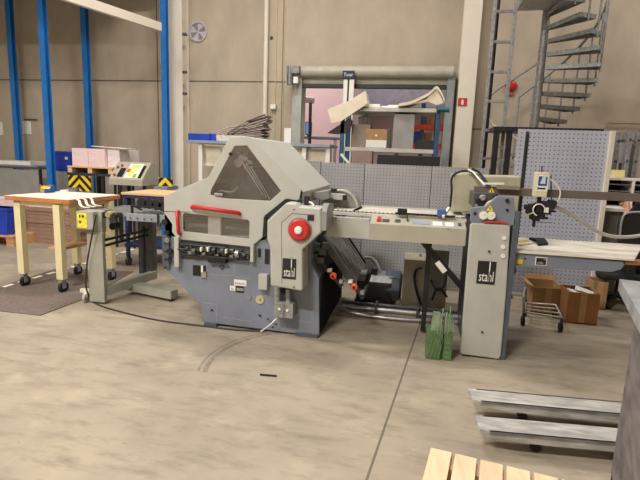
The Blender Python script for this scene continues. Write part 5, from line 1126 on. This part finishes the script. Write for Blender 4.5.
for v in (.005, .55, 1.08):
    for u_ in (.0, .27, .56): pb(u_, u_+.13, v, v+.1, .022, zz-.044, 'block', PN2)
for u_ in (.0, .27, .56): pb(u_, u_+.13, 0, 1.2, 0, .022, 'bottom_board', PN2)

# ---------------- right side: desk, ladder, person ----------------
Y = 6.6
x0 = P(608, 180, Y).x; zt = P(618, 178, Y).z; zd = P(616, 208, Y-.3).z
t = thing('pigeonhole_desk', 'white desk with letter trays behind the tall perforated screen', 'desk', (x0+.6, Y, 0))
MB().box(x0-.15, x0+1.3, Y-.35, Y+.45, zd-.04, zd, .004).build('desk_top', WH, t)
MB().box(x0, x0+1.3, Y+.05, Y+.42, zt-.03, zt, .003).build('hutch_top', WH, t)
zs = [zd+(zt-zd)*f_ for f_ in (.3, .55, .78)]
for z in zs: MB().box(x0+.02, x0+.5, Y+.06, Y+.42, z-.01, z, 0).build('tray_shelf', GV, t)
MB().box(x0, x0+.02, Y+.05, Y+.42, zd, zt-.03).box(x0+.3, x0+.33, Y+.05, Y+.42, zd, zt-.03).box(x0+1.28, x0+1.3, Y+.05, Y+.42, zd, zt-.03).build('side_board', WH, t)
MB().box(x0+.02, x0+1.28, Y+.4, Y+.42, zd, zt-.03).build('back_board', BLK, t)
ped = MB().box(x0-.1, x0+.13, Y-.28, Y+.4, 0, zd-.04, .004).build('pedestal', mat('pedestal', (112, 106, 96), .6), t)
MB().box(x0+.05, x0+.065, Y-.31, Y-.28, zd-.32, zd-.12, .004).build('handle', ST, ped)
MB().box(x0+1.2, x0+1.26, Y-.3, Y+.4, 0, zd-.04).build('leg', WH, t)
x2 = P(614.5, 174, Y+.2).x
tag(MB().box(x2, P(625, 174, Y+.2).x, Y+.2, Y+.35, zt, P(620, 170, Y+.2).z, .005).build('yellow_box', mat('pale_yellow_box', (232, 214, 150), .7)), 'pale yellow box on top of the white desk hutch', 'box')
tag(MB().box(P(619.5, 150, 7.25).x, P(625, 150, 7.25).x, 7.25, 7.28, P(622, 163, 7.25).z, P(622, 143, 7.25).z).build('grey_board', mat('lilac_panel', (160, 154, 158), .6)), 'grey violet board mounted behind the leaning aluminium ladders', 'board')
o = MB().box(P(621.5, 163, 7.3).x-.02, P(621.5, 163, 7.3).x+.1, 7.28, 7.32, 0, P(622, 143, 7.25).z).build('board_post', DG); tag(o, 'dark post carrying the grey violet board', 'post')
for i, (px, l) in enumerate(((628, 'left of two aluminium ladder sections standing behind the desk'), (636.5, 'right of two aluminium ladder sections standing behind the desk'))):
    Yl = 7.15+.12*i; x = P(px, 155, Yl).x; zt_ = P(px, 130, Yl).z
    t = thing('aluminium_ladder', l, 'ladder', (x, Yl, 0), 'aluminium ladders behind the desk')
    MB().box(x-.03, x+.03, Yl, Yl+.08, 0, zt_, .003).build('stile', GV, t); MB().box(x-.03, x+.03, Yl+.4, Yl+.48, 0, zt_, .003).build('stile', GV, t)
    for k in range(7): MB().cyl((x, Yl-.01, .25+k*.28), (x, Yl+.47, .25+k*.28), .015, 8).build('rung', DG, t)
o = MB().tube([P(606.5, 128, 9.35), P(606.5, 123.5, 9.35), P(609, 122.7, 9.35), P(660, 124, 9.35)], .014, 8).build('wall_conduit', mat('tan_conduit', (150, 138, 112))); tag(o, 'bent conduit along the wall above the right hand desk', 'conduit')
# person at the desk
px_ = P(661, 200, 6.0).x; sh = P(645, 178, 6.0).z
t = thing('person', 'person in black top seated at the white desk, forearm resting on it', 'person', (px_, 6.0, 0))
def skin_mesh(name, verts, edges, radii, m_, par, sub=2):
    me = bpy.data.meshes.new(name); org = ORIG[par.name]; me.from_pydata([Vector(v)-org for v in verts], edges, [])
    o = bpy.data.objects.new(name, me); C.objects.link(o); o.parent = par; ORIG[o.name] = org
    md = o.modifiers.new('skin', 'SKIN'); md.use_smooth_shade = True; lay = me.skin_vertices[0] if me.skin_vertices else None
    if not me.skin_vertices: bm_ = bmesh.new(); bm_.from_mesh(me); bm_.verts.layers.skin.verify(); bm_.to_mesh(me); bm_.free(); lay = me.skin_vertices[0]
    for i, r in enumerate(radii): lay.data[i].radius = (r, r) if not isinstance(r, tuple) else r
    lay.data[0].use_root = True; s_ = o.modifiers.new('sub', 'SUBSURF'); s_.levels = s_.render_levels = sub; me.materials.append(m_); return o
X = px_; y = 6.05
V_ = [(X, y-.15, .52), (X, y-.12, .75), (X, y-.06, .98), (X, y-.0, 1.16), (X, y+.02, 1.26), (X, y+.04, 1.36), (X, y+.05, 1.47), (X-.17, y, 1.14), (X-.25, y+.08, .92), (X-.2, y+.3, zd+.05), (X-.16, y+.42, zd+.045), (X+.17, y, 1.14), (X+.25, y+.08, .92), (X+.2, y+.32, zd+.05), (X+.14, y+.4, zd+.045), (X-.1, y-.1, .52), (X-.12, y+.3, .5), (X-.12, y+.32, .1), (X-.12, y+.46, .05), (X+.1, y-.1, .52), (X+.12, y+.3, .5), (X+.12, y+.32, .1), (X+.12, y+.46, .05)]
E_ = [(0, 1), (1, 2), (2, 3), (3, 4), (4, 5), (5, 6), (3, 7), (7, 8), (8, 9), (9, 10), (3, 11), (11, 12), (12, 13), (13, 14), (0, 15), (15, 16), (16, 17), (17, 18), (0, 19), (19, 20), (20, 21), (21, 22)]
Rr = [.13, .13, .14, .13, .055, .09, .09, .06, .048, .038, .03, .06, .048, .038, .03, .09, .08, .05, .04, .09, .08, .05, .04]
NB = len(V_)
for w_i, sd in ((10, -1), (14, 1)):        # four fingers and a thumb on each hand
    wx, wy, wz = V_[w_i]
    for f_ in range(5):
        th_ = f_ == 4; i0 = len(V_)
        if th_: ch = [(wx-sd*.028, wy+.015, wz), (wx-sd*.05, wy+.045, wz-.01), (wx-sd*.052, wy+.07, wz-.022)]
        else: dx = (f_-1.5)*.021; L_ = .05-.008*abs(f_-1.3); ch = [(wx+dx*.9, wy+.055, wz), (wx+dx, wy+.055+L_*.8, wz-.004), (wx+dx, wy+.055+L_*1.5, wz-.024)]
        V_ += ch; Rr += [.011, .0095, .008]; E_ += [(w_i, i0), (i0, i0+1), (i0+1, i0+2)]
skin_mesh('body', V_, E_, Rr, SKIN, t)
CV = [0, 1, 2, 3, 7, 8, 11, 12]
cm = {v: i for i, v in enumerate(CV)}; ce = [(cm[a], cm[b]) for a, b in E_ if a in cm and b in cm]
skin_mesh('black_shirt', [V_[i] for i in CV], ce, [Rr[i]*1.13+.012 for i in CV], CLO, t)
TV = [0, 15, 16, 17, 19, 20, 21]; tm_ = {v: i for i, v in enumerate(TV)}; te = [(tm_[a], tm_[b]) for a, b in E_ if a in tm_ and b in tm_]
skin_mesh('trousers', [V_[i] for i in TV], te, [Rr[i]*1.12+.012 for i in TV], mat('dark_trousers', (36, 38, 46), .9), t)
hd = (X, y+.06, 1.44)
MB().lathe((X, y+.03, 1.42), (0, 0, 1), [(0, .08), (.04, .1), (.09, .1), (.13, .07), (.15, 0)], 20).build('hair', mat('hair_dark', (50, 36, 28), .7), t)
# office chair
Yc = 5.55; xc = P(641, 230, Yc).x; z0, z1 = P(640, 262, Yc).z, P(640, 214, Yc).z
t = thing('office_chair', 'black office chair with rounded grey rimmed back behind pile board', 'chair', (xc, Yc+.3, 0))
w_ = xc-P(619, 235, Yc).x
bk_ = MB(); bk_.plate([(xc-w_*.8, z0), (xc-w_*.97, z0+.2), (xc-w_*.99, z1-.07), (xc-w_*.9, z1-.01), (xc-w_*.5, z1+.01), (xc+w_*.5, z1+.01), (xc+w_*.9, z1-.01), (xc+w_*.99, z1-.07), (xc+w_*.97, z0+.2), (xc+w_*.8, z0)], Yc, Yc+.06, bev=.02, px=False).build('backrest', BLK, t)
MB().tube([(xc-w_*.97, Yc-.01, z0+.25), (xc-w_, Yc-.01, z1-.08), (xc-w_*.9, Yc-.01, z1), (xc-w_*.4, Yc-.01, z1+.02), (xc+w_*.4, Yc-.01, z1+.02), (xc+w_*.9, Yc-.01, z1)], .012, 8, smooth_path=2).build('back_rim', GV, t)
MB().box(xc-.25, xc+.25, Yc+.12, Yc+.6, .33, .4, .03).build('seat', BLK, t); MB().box(xc-.03, xc+.03, Yc+.06, Yc+.2, .36, z0+.1).build('back_bracket', DK, t)
MB().cyl((xc, Yc+.36, .1), (xc, Yc+.36, .33), .03, 14).build('gas_lift', DK, t)
for k in range(5):
    an = k*2*PI/5+.3; e = Vector((xc+.24*math.cos(an), Yc+.36+.24*math.sin(an), .08)); lg = MB().beam((xc, Yc+.36, .11), e, .04, .03).build('leg', DK, t)
    MB().cyl(e+Vector((-.02, 0, -.05)), e+Vector((.02, 0, -.05)), .03, 12).build('caster', BLK, lg)
# ---------------- lights: high-bay lamps under the roof, the strongest added as front fill ----------------
LM = emit('lamp_face', (255, 244, 224), 8)
def lamp(x, y, pw, sx=1.6, sy=.5, z=6.6, col=(1, .945, .9)):
    l = bpy.data.lights.new('bay_and_fill_light', 'AREA'); l.shape = 'RECTANGLE'; l.size = sx; l.size_y = sy; l.energy = pw; l.color = col
    o = bpy.data.objects.new('bay_and_fill_light', l); C.objects.link(o); o.location = (x, y, z)
for x, y, pw in LAMPS: lamp(x, y, pw)
lamp(-1.2, 11.8, 130, 2.5, 1.0, 6.0, (1, .95, .93)); lamp(-3.5, 12.6, 90, 1.5, 1.0, 6.0, (1, .95, .93))
wd = bpy.data.worlds.new('world'); bpy.context.scene.world = wd; wd.use_nodes = True
wd.node_tree.nodes['Background'].inputs[0].default_value = (.9, .93, 1, 1); wd.node_tree.nodes['Background'].inputs[1].default_value = .3
sc = bpy.context.scene; sc.view_settings.view_transform = 'Standard'; sc.view_settings.look = 'None'; sc.view_settings.gamma = 1; sc.view_settings.exposure = EXPO
